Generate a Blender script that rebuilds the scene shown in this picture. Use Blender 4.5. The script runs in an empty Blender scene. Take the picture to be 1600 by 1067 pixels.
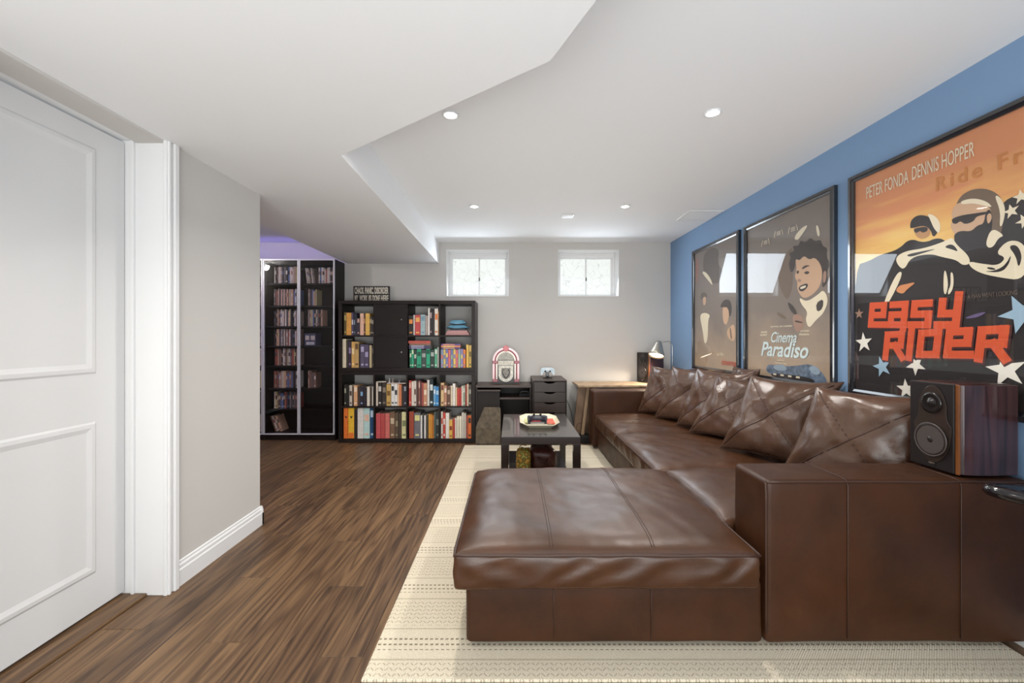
import bpy, bmesh, math, random
from mathutils import Vector, Matrix, noise
random.seed(7)
C = bpy.context.scene
COL = C.collection
PI = math.pi
def lin(h):
    h = h.lstrip('#'); v = [int(h[i:i+2], 16)/255 for i in (0, 2, 4)]
    return [c/12.92 if c <= .04045 else ((c+.055)/1.055)**2.4 for c in v] + [1]

# ---------------------------------------------------------------- camera, world, lights, exposure
cam = bpy.data.cameras.new('camera'); co = bpy.data.objects.new('camera', cam); COL.objects.link(co)
co.location = (0, 0, 1.13); co.rotation_euler = (PI/2, 0, 0)
cam.sensor_width = 36; cam.lens = 36*665/1600; cam.shift_y = -5.5/1600; cam.clip_start = .02
C.camera = co
C.view_settings.view_transform = 'Standard'; C.view_settings.look = 'None'
C.view_settings.exposure = 0.95; C.view_settings.gamma = 1; C.view_settings.use_curve_mapping = False
w = bpy.data.worlds.new('world'); C.world = w; w.use_nodes = True
w.node_tree.nodes['Background'].inputs[0].default_value = (.75, .86, 1, 1)
w.node_tree.nodes['Background'].inputs[1].default_value = .8
def light(name, kind, loc, energy, color=(1, 1, 1), rot=(0, 0, 0), **k):
    d = bpy.data.lights.new(name, kind); d.energy = energy; d.color = color
    for a, b in k.items(): setattr(d, a, b)
    o = bpy.data.objects.new(name, d); o.location = loc; o.rotation_euler = rot; COL.objects.link(o); return o
# added fill panel behind the camera, standing in for bounced basement light
light('rear_fill_light', 'AREA', (.15, -1.35, .95), 72, (.96, .995, 1), (PI/2*1.36, 0, 0), shape='RECTANGLE', size=3.0, size_y=1.7)
# added unseen panel facing up, brightens the ceiling in place of floor bounce
light('ceiling_fill_light', 'AREA', (.45, 3.0, .95), 3.4, (.98, 1, .98), (PI, 0, 0), shape='RECTANGLE', size=1.8, size_y=2.6)
# light the windows let in
for wx in (-.40, .893):
    light('window_light', 'AREA', (wx, 4.94, 1.88), 4.2, (.80, .90, 1), (-PI/2*.68, 0, 0), shape='RECTANGLE', size=.68, size_y=.48)
# ceiling spots
SPOTS = [(-.306, 2.12), (.99, 2.10), (-.319, 3.594), (.956, 3.594)]
for x, y in SPOTS:
    light('ceiling_spot_light', 'SPOT', (x, y, 2.225), 27, (1, .96, .90), spot_size=2.5, spot_blend=.7, shadow_soft_size=.035)
light('low_fill_spot', 'SPOT', (-.95, .95, 1.98), 16, (1, .93, .84), spot_size=2.6, spot_blend=.8, shadow_soft_size=.05)  # extra spot added under the low ceiling, out of view, no fixture
# violet strip above the disc cabinets
light('violet_strip_light', 'AREA', (-2.75, 4.74, 2.05), .5, (.30, .24, 1), (PI*.72, 0, 0), shape='RECTANGLE', size=1.5, size_y=.06)
light('violet_room_light', 'AREA', (-3.62, 3.9, 1.5), 2, (.45, .42, 1), (0, -PI/2, 0), shape='RECTANGLE', size=1.2, size_y=.5)
light('side_room_light', 'POINT', (-3.56, 3.21, 2.15), 13, (1, .95, .9), shadow_soft_size=.04)

# ---------------------------------------------------------------- node helpers
class NT:
    def __init__(s, name):
        s.m = bpy.data.materials.new(name); s.m.use_nodes = True; s.t = s.m.node_tree
        s.p = s.t.nodes['Principled BSDF']; s.out = s.t.nodes['Material Output']
    def n(s, typ, **k):
        nd = s.t.nodes.new('ShaderNode'+typ)
        for a, b in k.items():
            if a.startswith('i_'):
                key = a[2:].replace('_', ' '); nd.inputs[int(key) if key.isdigit() else key].default_value = b
            else: setattr(nd, a, b)
        return nd
    def l(s, a, b): s.t.links.new(a, b)
    def inp(s, sock, v):
        if isinstance(v, (int, float)): sock.default_value = v
        else: s.l(v, sock)
    def math(s, op, a, b=0.0, c=None):
        nd = s.n('Math', operation=op); s.inp(nd.inputs[0], a); s.inp(nd.inputs[1], b)
        if c is not None: s.inp(nd.inputs[2], c)
        return nd.outputs[0]
    def coord(s, scale=(1, 1, 1), loc=None, kind='Object'):
        tc = s.n('TexCoord'); mp = s.n('Mapping'); mp.inputs['Scale'].default_value = scale
        s.l(tc.outputs[kind], mp.inputs[0])
        if loc is not None: s.l(loc, mp.inputs[1])
        return mp.outputs[0]
    def ramp(s, fac, stops):
        r = s.n('ValToRGB'); e = r.color_ramp.elements
        while len(e) < len(stops): e.new(.5)
        for el, (p, c) in zip(e, stops): el.position = p; el.color = lin(c) if isinstance(c, str) else c
        s.l(fac, r.inputs[0]); return r.outputs[0]
    def noise(s, vec, scale, detail=3, rough=.5):
        nd = s.n('TexNoise', i_Scale=scale, i_Detail=detail, i_Roughness=rough); s.l(vec, nd.inputs['Vector']); return nd.outputs[0]
    def bump(s, h, strength=.2, dist=.002):
        b = s.n('Bump', i_Strength=strength, i_Distance=dist); s.l(h, b.inputs['Height']); s.l(b.outputs[0], s.p.inputs['Normal']); return b
    def set(s, **k):
        for a, b in k.items():
            s.p.inputs[a.replace('_', ' ')].default_value = b
        return s
MATS = {}
def M(name, hexc='#808080', rough=.5, metal=0, coat=0, var=0, vs=6, bump=0, bs=60, emit=0, spec=.5):
    if name in MATS: return MATS[name]
    t = NT(name); c = lin(hexc)
    t.set(Base_Color=c, Roughness=rough, Metallic=metal, Coat_Weight=coat, Coat_Roughness=.05)
    t.p.inputs['Specular IOR Level'].default_value = spec
    v = t.coord()
    if var:
        f = t.noise(v, vs, 4)
        lo = [x*(1-var) for x in c[:3]]+[1]; hi = [min(1, x*(1+var)) for x in c[:3]]+[1]
        t.l(t.ramp(f, [(.3, lo), (.7, hi)]), t.p.inputs['Base Color'])
    if bump: t.bump(t.noise(v, bs, 3), bump)
    if emit:
        t.p.inputs['Emission Color'].default_value = c; t.p.inputs['Emission Strength'].default_value = emit
    MATS[name] = t.m; return t.m
def wood_mat(name, dark, mid, light_, axis=1, rough=.4, scale=1.0, rand=False, bmp=.15):
    t = NT(name)
    sc = [34*scale]*3; sc[axis] = 1.2*scale
    loc = None
    if rand:
        oi = t.n('ObjectInfo'); cx = t.n('CombineXYZ')
        for i in range(3): t.l(t.math('MULTIPLY', oi.outputs['Random'], 37.0+11*i), cx.inputs[i])
        loc = cx.outputs[0]
    v = t.coord(tuple(sc), loc)
    a = t.noise(v, 1.0, 6, .62)
    sc2 = [8*scale]*3; sc2[axis] = .55*scale
    b = t.noise(t.coord(tuple(sc2), loc), 1.0, 2, .5)
    wv = t.math('ABSOLUTE', t.math('SINE', t.math('MULTIPLY', b, 22.0)))
    f = t.math('ADD', t.math('MULTIPLY', a, .72), t.math('MULTIPLY', wv, .24))
    if rand: f = t.math('ADD', f, t.math('MULTIPLY', t.math('SUBTRACT', oi.outputs['Random'], .5), .16))
    col = t.ramp(f, [(.30, dark), (.54, mid), (.82, light_)])
    t.l(col, t.p.inputs['Base Color']); t.set(Roughness=rough)
    t.bump(f, bmp, .001); MATS[name] = t.m; return t.m

# ---------------------------------------------------------------- mesh helpers
class MB:
    def __init__(s): s.v = []; s.f = []; s.mi = []; s.sm = []
    def add(s, vs, fs, mi=0, smooth=False):
        b = len(s.v); s.v += [tuple(v) for v in vs]
        for f in fs: s.f.append([b+i for i in f]); s.mi.append(mi); s.sm.append(smooth)
        return s
    def box(s, x0, x1, y0, y1, z0, z1, mi=0):
        return s.add([(x, y, z) for x in (x0, x1) for y in (y0, y1) for z in (z0, z1)],
            [(0, 1, 3, 2), (4, 6, 7, 5), (0, 4, 5, 1), (2, 3, 7, 6), (0, 2, 6, 4), (1, 5, 7, 3)], mi)
    def obox(s, c, ax, ay, az, mi=0):    # centre and three half-axis vectors
        c, ax, ay, az = map(Vector, (c, ax, ay, az))
        return s.add([c+i*ax+j*ay+k*az for i in (-1, 1) for j in (-1, 1) for k in (-1, 1)],
            [(0, 1, 3, 2), (4, 6, 7, 5), (0, 4, 5, 1), (2, 3, 7, 6), (0, 2, 6, 4), (1, 5, 7, 3)], mi)
    def prism(s, pts, lo, hi, axis=2, mi=0, smooth=False):    # polygon extruded along axis
        n = len(pts)
        def mk(p, t): return {2: (p[0], p[1], t), 1: (p[0], t, p[1]), 0: (t, p[0], p[1])}[axis]
        s.add([mk(p, lo) for p in pts]+[mk(p, hi) for p in pts], [list(range(n))[::-1], list(range(n, 2*n))], mi)
        b = len(s.v)-2*n
        for i in range(n):
            j = (i+1) % n; s.f.append([b+i, b+j, b+n+j, b+n+i]); s.mi.append(mi); s.sm.append(smooth)
        return s
    def tube(s, pts, r, n=8, closed=False, mi=0):
        pts = [Vector(p) for p in pts]; m = len(pts); vs = []
        rr = r if isinstance(r, (list, tuple)) else [r]*m
        prev = None
        for i, p in enumerate(pts):
            a = pts[i-1] if (i or closed) else p; b = pts[(i+1) % m] if (i < m-1 or closed) else p
            t = (b-a).normalized()
            if prev is None:
                u = t.orthogonal().normalized()
            else:
                u = prev - t*prev.dot(t); u = u.normalized() if u.length > 1e-6 else t.orthogonal().normalized()
            prev = u; q = t.cross(u)
            vs += [p+(u*math.cos(2*PI*k/n)+q*math.sin(2*PI*k/n))*rr[i] for k in range(n)]
        fs = []
        for i in range(m if closed else m-1):
            j = (i+1) % m
            fs += [(i*n+k, i*n+(k+1) % n, j*n+(k+1) % n, j*n+k) for k in range(n)]
        if not closed: fs += [list(range(n))[::-1], [(m-1)*n+k for k in range(n)]]
        return s.add(vs, fs, mi, True)
    def lathe(s, prof, c=(0, 0, 0), ax=(0, 0, 1), n=20, mi=0, smooth=True):    # prof: (radius, height) pairs
        c = Vector(c); ax = Vector(ax).normalized(); u = ax.orthogonal().normalized(); q = ax.cross(u)
        vs = [c+ax*h+(u*math.cos(2*PI*k/n)+q*math.sin(2*PI*k/n))*max(r, 1e-5) for r, h in prof for k in range(n)]
        m = len(prof); fs = [(i*n+k, i*n+(k+1) % n, (i+1)*n+(k+1) % n, (i+1)*n+k) for i in range(m-1) for k in range(n)]
        s.add(vs, fs, mi, smooth)
        b = len(s.v)-m*n
        s.f += [[b+k for k in range(n)][::-1], [b+(m-1)*n+k for k in range(n)]]; s.mi += [mi]*2; s.sm += [False]*2
        return s
    def build(s, name, mats, parent=None, bevel=0, seg=2, loc=None):
        me = bpy.data.meshes.new(name); me.from_pydata(s.v, [], s.f)
        for m in (mats if isinstance(mats, (list, tuple)) else [mats]): me.materials.append(m)
        me.polygons.foreach_set('material_index', s.mi); me.polygons.foreach_set('use_smooth', s.sm)
        bm = bmesh.new(); bm.from_mesh(me); bmesh.ops.recalc_face_normals(bm, faces=bm.faces); bm.to_mesh(me); bm.free()
        me.update()
        o = bpy.data.objects.new(name, me); COL.objects.link(o)
        if parent: o.parent = parent
        if loc: o.location = loc
        if bevel:
            b = o.modifiers.new('bevel', 'BEVEL'); b.width = bevel; b.segments = seg; b.limit_method = 'ANGLE'
        return o
def tag(o, label=None, cat=None, group=None, kind=None):
    if label: o['label'] = label
    if cat: o['category'] = cat
    if group: o['group'] = group
    if kind: o['kind'] = kind
    return o
def thing(name, label, cat, loc=(0, 0, 0), rz=0, group=None):
    o = bpy.data.objects.new(name, None); o.empty_display_size = .05; COL.objects.link(o)
    o.location = loc; o.rotation_euler = (0, 0, rz); return tag(o, label, cat, group)
def B(name, x0, x1, y0, y1, z0, z1, m, parent=None, bevel=0, seg=2):
    return MB().box(x0, x1, y0, y1, z0, z1).build(name, m, parent, bevel, seg)
def copy_tree(o, parent=None):
    c = o.copy(); COL.objects.link(c)
    if parent: c.parent = parent
    for ch in [x for x in o.children]: copy_tree(ch, c)
    return c
def axis_pts(a, b, r, step):
    n = max(2, int((b-a-2*r)/step)); inner = [a+r+(b-a-2*r)*i/n for i in range(n+1)]
    e = [0, .3, .65]
    return [a+r*t for t in e]+inner+[b-r*t for t in e[::-1]]
def rbox(name, b, r, step, mat_, parent, disp=None):
    """rounded box on a fine grid, pushed about by disp(x,y,z,normal)"""
    lo = Vector((b[0], b[2], b[4])); hi = Vector((b[1], b[3], b[5]))
    A = [axis_pts(lo[i], hi[i], r, step) for i in range(3)]
    idx = {}; vs = []; fs = []
    def vid(i, j, k):
        key = (i, j, k)
        if key not in idx:
            p = Vector((A[0][i], A[1][j], A[2][k]))
            q = Vector([min(max(p[t], lo[t]+r), hi[t]-r) for t in range(3)]); d = p-q
            n = d.normalized() if d.length > 1e-9 else Vector((0, 0, 1)); p = q+n*r
            if disp: p = disp(p, n)
            idx[key] = len(vs); vs.append(p)
        return idx[key]
    N = [len(a)-1 for a in A]
    for ax in range(3):
        u, v = [t for t in range(3) if t != ax]
        for side in (0, N[ax]):
            for a in range(N[u]):
                for c in range(N[v]):
                    def g(x, y):
                        t = [0, 0, 0]; t[ax] = side; t[u] = x; t[v] = y; return vid(*t)
                    fs.append([g(a, c), g(a+1, c), g(a+1, c+1), g(a, c+1)])
    return MB().add(vs, fs, 0, True).build(name, mat_, parent)
def text_obj(name, body, mat_, parent, w, h, loc, offset=0.0, shear=0.0, depth=.0004, rot=None, space=1.0):
    """lettering scaled to w x h, lower left corner at loc, in the parent's local XY plane"""
    cu = bpy.data.curves.new(name, 'FONT'); cu.body = body; cu.size = 1; cu.offset = offset; cu.shear = shear
    cu.extrude = .5; cu.space_character = space; cu.resolution_u = 4
    t = bpy.data.objects.new('tmp', cu); COL.objects.link(t); bpy.context.view_layer.update()
    me = bpy.data.meshes.new_from_object(t.evaluated_get(bpy.context.evaluated_depsgraph_get()))
    bpy.data.objects.remove(t); xs = [v.co.x for v in me.vertices]; ys = [v.co.y for v in me.vertices]
    x0, x1, y0, y1 = min(xs), max(xs), min(ys), max(ys)
    for v in me.vertices:
        v.co = ((v.co.x-x0)/(x1-x0)*w, (v.co.y-y0)/(y1-y0)*h, v.co.z*depth*2)
    me.materials.clear(); me.materials.append(mat_)
    o = bpy.data.objects.new(name, me); COL.objects.link(o); o.parent = parent; o.location = loc
    if rot: o.rotation_euler = rot
    return o

# ---------------------------------------------------------------- materials
white_paint = M('white_trim_paint', '#e4e3e2', .38)
door_paint = M('door_paint', '#dddcdb', .45)
ceil_paint = M('ceiling_paint', '#ebebeb', .9, bump=.05, bs=200)
grey_paint = M('grey_wall_paint', '#c9c5c0', .8, bump=.06, bs=220)
blue_paint = M('blue_wall_paint', '#7896b8', .62, bump=.06, bs=220)
espresso = M('espresso_veneer', '#1f1613', .45, var=.2, vs=14, spec=.3)
espresso_in = M('espresso_board', '#1d1512', .5, spec=.3)
black_gloss = M('black_gloss_plastic', '#0d0d0f', .15)
black_matt = M('black_matt_plastic', '#161618', .5)
chrome = M('brushed_metal', '#c9c4ba', .25, 1)
page = M('book_pages', '#ddd2bd', .8)
white_plastic = M('white_plastic', '#e8e8ea', .3)
steel = M('steel_knob', '#d8d8dc', .2, 1)
frame_black = M('black_picture_frame', '#1a1b20', .22, coat=.7, spec=.8)
plank_mat = wood_mat('dark_laminate', '#412d1d', '#654b33', '#8d6d4b', 1, .45, 1.6, rand=True)
light_wood = wood_mat('pale_birch', '#8f765c', '#a98f72', '#bca488', 2, .5, .35)
rosewood = wood_mat('rosewood_veneer', '#261518', '#42282a', '#5c3a36', 2, .28, 1.3)
rosewood.node_tree.nodes['Principled BSDF'].inputs['Coat Weight'].default_value = .5
amber_wood = M('amber_wood_edge', '#6e3f1c', .3, coat=.5, var=.2)

def leather(name, base, rough, wr):
    t = NT(name); v = t.coord()
    f = t.noise(v, 5, 5, .6)
    c = lin(base)
    t.l(t.ramp(f, [(.3, [x*.72 for x in c[:3]]+[1]), (.72, [x*1.35 for x in c[:3]]+[1])]), t.p.inputs['Base Color'])
    r = t.n('MapRange', i_From_Min=.3, i_From_Max=.7, i_To_Min=rough-.07, i_To_Max=rough+.09); t.l(t.noise(v, 9, 4), r.inputs[0]); t.l(r.outputs[0], t.p.inputs['Roughness'])
    vo = t.n('TexVoronoi', i_Scale=420.0); t.l(v, vo.inputs['Vector'])
    h = t.math('ADD', t.math('MULTIPLY', vo.outputs[0], .10), t.math('MULTIPLY', t.noise(v, 14, 5, .6), wr))
    t.bump(h, .5, .004); t.set(Coat_Weight=.10, Coat_Roughness=.3); t.p.inputs['Specular IOR Level'].default_value = .25 if 'body' in name else .42
    MATS[name] = t.m; return t.m
leather_sofa = leather('brown_leather', '#452a18', .36, .45)
leather_body = leather('brown_leather_body', '#3b200e', .5, .25)
leather_pillow = leather('brown_leather_pillow', '#50382a', .25, .5)
thread = M('leather_piping', '#3c2417', .5)

def rug_mat():
    t = NT('cream_woven_rug'); tc = t.n('TexCoord'); sp = t.n('SeparateXYZ'); t.l(tc.outputs['Object'], sp.inputs[0])
    x, y = sp.outputs[0], sp.outputs[1]
    # band position: rows of dark stitches every .34 m, a woven zigzag between them
    b = t.math('MODULO', t.math('ADD', y, 10.205), .345)
    row = t.math('ABSOLUTE', t.math('SUBTRACT', t.math('MODULO', t.math('ADD', b, .014), .028), .014))     # 0 on a row's centre line
    inrow = t.math('LESS_THAN', row, .0042)
    inband = t.math('LESS_THAN', b, .066)
    dash = t.math('GREATER_THAN', t.math('SINE', t.math('ADD', t.math('MULTIPLY', x, 330.0), t.math('MULTIPLY', t.math('FLOOR', t.math('DIVIDE', y, .028)), 1.9))), -.25)
    st = t.math('MULTIPLY', t.math('MULTIPLY', inrow, inband), dash)
    thin = t.math('MULTIPLY', t.math('LESS_THAN', t.math('ABSOLUTE', t.math('SUBTRACT', b, .112)), .003), .55)
    thin2 = t.math('MULTIPLY', t.math('LESS_THAN', t.math('ABSOLUTE', t.math('SUBTRACT', b, .30)), .004), .5)
    zx = t.math('PINGPONG', x, .016)
    zig = t.math('SINE', t.math('MULTIPLY', t.math('ADD', y, zx), 262.0))
    gate = t.math('SINE', t.math('MULTIPLY', x, 196.35))
    zz = t.math('MULTIPLY', t.math('GREATER_THAN', zig, .72), t.math('GREATER_THAN', t.math('ABSOLUTE', gate), .45))
    zb = t.math('MULTIPLY', t.math('GREATER_THAN', b, .13), t.math('LESS_THAN', b, .285))
    zz = t.math('MULTIPLY', t.math('MULTIPLY', zz, zb), .6)
    pat = t.math('MAXIMUM', t.math('MAXIMUM', st, zz), t.math('MAXIMUM', thin, thin2))
    nz = t.noise(tc.outputs['Object'], 90, 3)
    pat = t.math('MULTIPLY', pat, t.math('ADD', nz, .45))
    col = t.ramp(pat, [(0, '#e2d6bf'), (.45, '#c8bba2'), (1, '#8d7e68')])
    mx = t.n('MixRGB', blend_type='MULTIPLY', i_Fac=.35); t.l(col, mx.inputs[1])
    t.l(t.ramp(t.noise(tc.outputs['Object'], 260, 2), [(.3, '#9a8f7c'), (.6, '#ffffff')]), mx.inputs[2])
    t.l(mx.outputs[0], t.p.inputs['Base Color']); t.set(Roughness=.95)
    loops = t.math('MULTIPLY', t.math('SINE', t.math('MULTIPLY', x, 700.0)), t.math('SINE', t.math('MULTIPLY', y, 700.0)))
    h = t.math('SUBTRACT', t.math('MULTIPLY', loops, .3), t.math('MULTIPLY', pat, 1.5))
    t.bump(h, .7, .003); return t.m
rug_m = rug_mat()

def pane_mat():     # backlit obscure glass with a leafy film
    t = NT('frosted_film_glass'); v = t.coord((1, 1, 1))
    nz = t.n('TexNoise', i_Scale=7.0, i_Detail=2.0); t.l(v, nz.inputs['Vector'])
    mx = t.n('MixRGB', i_Fac=.16); t.l(v, mx.inputs[1]); t.l(nz.outputs['Color'], mx.inputs[2])
    vo = t.n('TexVoronoi', feature='DISTANCE_TO_EDGE', i_Scale=11.0); t.l(mx.outputs[0], vo.inputs['Vector'])
    f = t.noise(v, 3.0, 3)
    line = t.math('LESS_THAN', vo.outputs[0], .018)
    k = t.math('SUBTRACT', t.math('ADD', .80, t.math('MULTIPLY', f, .22)), t.math('MULTIPLY', line, t.math('MULTIPLY', f, .60)))
    c = t.n('MixRGB', blend_type='MULTIPLY', i_Fac=1.0); c.inputs[1].default_value = (.93, .97, .93, 1)
    t.l(k, c.inputs[2]); t.l(c.outputs[0], t.p.inputs['Emission Color']); t.set(Emission_Strength=.40, Base_Color=(.35, .36, .35, 1), Roughness=.15)
    return t.m
pane_m = pane_mat()
def glass_mat(name, tint, ior=1.5, rough=.01):
    t = NT(name); t.t.nodes.remove(t.p)
    tr = t.n('BsdfTransparent'); tr.inputs[0].default_value = tint
    gl = t.n('BsdfGlossy', i_Roughness=rough); fr = t.n('Fresnel', i_IOR=ior); mx = t.n('MixShader')
    ge = t.n('NewGeometry'); t.l(t.math('MULTIPLY', fr.outputs[0], t.math('SUBTRACT', 1.0, ge.outputs['Backfacing'])), mx.inputs[0]); t.l(tr.outputs[0], mx.inputs[1]); t.l(gl.outputs[0], mx.inputs[2]); t.l(mx.outputs[0], t.out.inputs[0])
    return t.m
glass_m = glass_mat('clear_glass', (.92, .92, .94, 1))
poster_glass = glass_mat('poster_glazing', (.98, .98, .98, 1), 1.6, .012)
smoke_m = glass_mat('smoky_grille', (.45, .38, .32, 1), 1.4, .25)

# ---------------------------------------------------------------- the room
BY = 4.97; CZ = 2.243; LZ = 1.996
def wx_(y): return 1.851+(BY-y)*.0091         # right wall's face
def S(o): return tag(o, kind='structure')
fl = S(B('floor', -3.7, 2.0, -1.6, 5.25, -.06, -.009, M('floor_underlay', '#1c130d', .9)))
proto = None
PW, PL = .152, 1.22
for i in range(38):
    x0 = -3.72+i*PW; off = (i*.43) % PL
    for k in range(-2, 5):
        y0 = k*PL-off+.35
        if y0+PL < -.2 or y0 > 5.0 or x0 < -3.71 or x0+PW > 1.95: continue
        if x0+PW < -1.7 and y0+PL < 1.7: continue
        if proto is None:
            mb = MB(); e = .0016; h = .0085
            lo_ = [(0, 0, -h), (PW-.0006, 0, -h), (PW-.0006, PL-.0006, -h), (0, PL-.0006, -h)]
            mi_ = [(x, y, -e) for x, y, _ in lo_]
            hi_ = [(e, e, 0), (PW-.0006-e, e, 0), (PW-.0006-e, PL-.0006-e, 0), (e, PL-.0006-e, 0)]
            fs = [(4, 5, 6, 7)[::1]]; fs = [(8, 9, 10, 11)]
            for a in range(4):
                b = (a+1) % 4; fs += [(a, b, 4+b, 4+a), (4+a, 4+b, 8+b, 8+a)]
            mb.add(lo_+mi_+hi_, fs); p = mb.build('plank', plank_mat, fl); proto = p
        else:
            p = proto.copy(); COL.objects.link(p)
        p.location = (x0, y0, 0)
S(B('ceiling', -3.7, 2.0, -1.6, 5.25, CZ, CZ+.1, ceil_paint))
blk = [(-1.918, BY), (-.851, BY), (-.811, 2.02), (.12, 1.33), (.2165, 1.09), (.52, .35), (.52, -1.6), (-1.918, -1.6)]
S(MB().prism(blk, LZ, CZ).build('ceiling_bulkhead', ceil_paint))
W1 = (-.766, -.037); W2 = (.538, 1.248); WZ = (1.615, 2.16)
mb = MB()
mb.box(-3.7, W1[0], BY, 5.25, 0, CZ); mb.box(W1[0], W2[1], BY, 5.25, 0, WZ[0]); mb.box(W1[0], W2[1], BY, 5.25, WZ[1], CZ)
mb.box(W1[1], W2[0], BY, 5.25, *WZ); mb.box(W2[1], 1.96, BY, 5.25, 0, CZ)
S(mb.build('wall_back', grey_paint))
S(MB().prism([(wx_(5.25), 5.25), (2.05, 5.25), (2.05, -1.6), (wx_(-1.6), -1.6)], 0, CZ).build('wall_right', blue_paint))
S(B('wall_rear', -1.7, 2.05, -1.72, -1.6, 0, CZ, grey_paint))
mb = MB().box(-1.645, -1.525, 1.89, 2.575, 0, LZ).box(-1.645, -1.525, -1.6, 1.02, 0, LZ)
mb.box(-1.645, -1.525, 1.02, 1.89, 1.985, LZ)
S(mb.build('wall_left', grey_paint))
S(B('wall_side_room', -3.8, -3.7, 1.5, 5.25, 0, CZ, grey_paint))
S(B('wall_side_room_near', -3.7, -1.645, 1.9, 2.0, 0, CZ, grey_paint))
# baseboards, stepped profile
def baseboard(name, pts, inward):
    """pts: polyline of the wall's foot, inward: unit normals of each stretch"""
    prof = [(0, 0), (.015, 0), (.015, .072), (.011, .078), (.011, .092), (.006, .100), (.006, .108), (0, .112)]
    mb = MB()
    for (a, b), n in zip(zip(pts, pts[1:]), inward):
        vs = [(p[0]+n[0]*d, p[1]+n[1]*d, z) for p in (a, b) for d, z in prof]; m = len(prof)
        fs = [(i, (i+1) % m, m+(i+1) % m, m+i) for i in range(m)]+[list(range(m)), list(range(m, 2*m))]
        mb.add(vs, fs)
    return S(mb.build(name, white_paint))
baseboard('baseboard_left', [(-1.525, 1.925), (-1.525, 2.59)], [(1, 0)])
baseboard('baseboard_end', [(-1.51, 2.575), (-1.66, 2.575)], [(0, 1)])
baseboard('baseboard_back', [(-.39, BY), (1.84, BY)], [(0, -1)])
baseboard('baseboard_right', [(wx_(4.95), 4.95), (wx_(-1.5), -1.5)], [(-1, 0)])
# door casing and jamb
mb = MB()
mb.box(-1.528, -1.512, 1.862, 1.925, 0, LZ).box(-1.514, -1.503, 1.868, 1.880, 0, LZ).box(-1.514, -1.500, 1.896, 1.921, 0, LZ)
S(mb.build('trim_1', white_paint, bevel=.003)); 
mb = MB().box(-1.72, -1.518, 1.868, 1.893, 0, LZ).box(-1.665, -1.652, 1.856, 1.869, 0, LZ)
S(mb.build('trim_2', white_paint, bevel=.002))
mb = MB().box(-1.72, -1.518, 1.015, 1.04, 0, LZ).box(-1.528, -1.503, .985, 1.045, 0, LZ)
S(mb.build('trim_3', white_paint, bevel=.002))
S(B('trim_4', -1.73, -1.60, 1.03, 1.866, .0, .012, plank_mat, bevel=.003))     # threshold strip
# moulded two panel door
door = S(B('door_1', -1.735, -1.697, 1.045, 1.864, .022, 1.985, door_paint, bevel=.002))
for (z0, z1) in ((.176, .79), (.985, 1.90)):
    y0, y1 = 1.185, 1.735
    def ring(d, x): return [(x, y0+d, z0+d), (x, y1-d, z0+d), (x, y1-d, z1-d), (x, y0+d, z1-d)]
    R = [ring(0, -1.6965), ring(.008, -1.6915), ring(.022, -1.6905), ring(.040, -1.6962), ring(.052, -1.6962)]
    vs = sum(R, []); fs = []
    for i in range(len(R)-1):
        fs += [(4*i+a, 4*i+(a+1) % 4, 4*i+4+(a+1) % 4, 4*i+4+a) for a in range(4)]
    fs.append([16, 17, 18, 19])
    MB().add(vs, fs).build('panel', door_paint, door)
# windows
def window(n, X):
    x0, x1 = X; z0, z1 = WZ; y0 = 5.15
    f = MB()      # reveal lining and outer frame
    f.box(x0-.001, x0+.008, BY-.004, 5.24, z0, z1).box(x1-.008, x1+.001, BY-.004, 5.24, z0, z1)
    f.box(x0, x1, BY-.004, 5.24, z1-.008, z1+.001).box(x0, x1, BY-.004, 5.24, z0-.001, z0+.008)
    f.box(x0+.008, x0+.03, y0, 5.21, z0+.008, z1-.008).box(x1-.03, x1-.008, y0, 5.21, z0+.008, z1-.008)
    f.box(x0+.03, x1-.03, y0, 5.21, z1-.055, z1-.008).box(x0+.03, x1-.03, y0, 5.21, z0+.008, z0+.022)
    f.box(x0+.03, x1-.03, y0-.012, y0, z1-.028, z1-.008)
    o = S(f.build('window_%d' % n, white_paint, bevel=.0015))
    xm = (x0+x1)/2
    for k, (a, b, dy) in enumerate(((x0+.03, xm+.012, .015), (xm-.012, x1-.03, .038))):
        s = MB(); yy = y0+dy; t = .018
        s.box(a, a+t, yy, yy+.02, z0+.022, z1-.055).box(b-t, b, yy, yy+.02, z0+.022, z1-.055)
        s.box(a+t, b-t, yy, yy+.02, z1-.055-t, z1-.055).box(a+t, b-t, yy, yy+.02, z0+.022, z0+.022+t)
        s.build('sash', white_paint, o)
        B('pane', a+t, b-t, yy+.008, yy+.012, z0+.022+t, z1-.055-t, pane_m, o)
    MB().box(xm+.0, xm+.012, y0+.004, y0+.015, 1.82, 1.86).build('latch', M('dark_latch', '#4a4a4a', .4), o)
window(1, W1); window(2, W2)
# recessed ceiling lights, detector, access panel
lamp_m = M('lamp_lens', '#fffaf0', .3, emit=12)
lights_at = [(x, y, CZ, 'upper') for x, y in SPOTS]
names = ['nearer left recessed ceiling light beside the bulkhead edge', 'nearer right recessed ceiling light above the sofa side',
         'far left recessed ceiling light near the left window', 'far right recessed ceiling light near the right window']
r0 = None
for (x, y, z, _), lb in zip(lights_at, names):
    if r0 is None:
        r0 = thing('recessed_light', lb, 'ceiling light', (x, y, z), 0, 'recessed ceiling lights')
        MB().lathe([(.030, -.0005), (.041, -.001), (.042, -.004), (.037, -.007), (.031, -.006), (.030, -.002)], n=24).build('trim_ring', white_plastic, r0)
        MB().lathe([(.0295, -.001), (.0295, -.004), (.018, -.006), (.0, -.0065)], n=20).build('lens', lamp_m, r0)
    else:
        r = copy_tree(r0); r.location = (x, y, z); r['label'] = lb
v = thing('ceiling_vent', 'small white square ceiling vent between the far ceiling lights', 'vent', (.507, 3.875, CZ))
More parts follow.
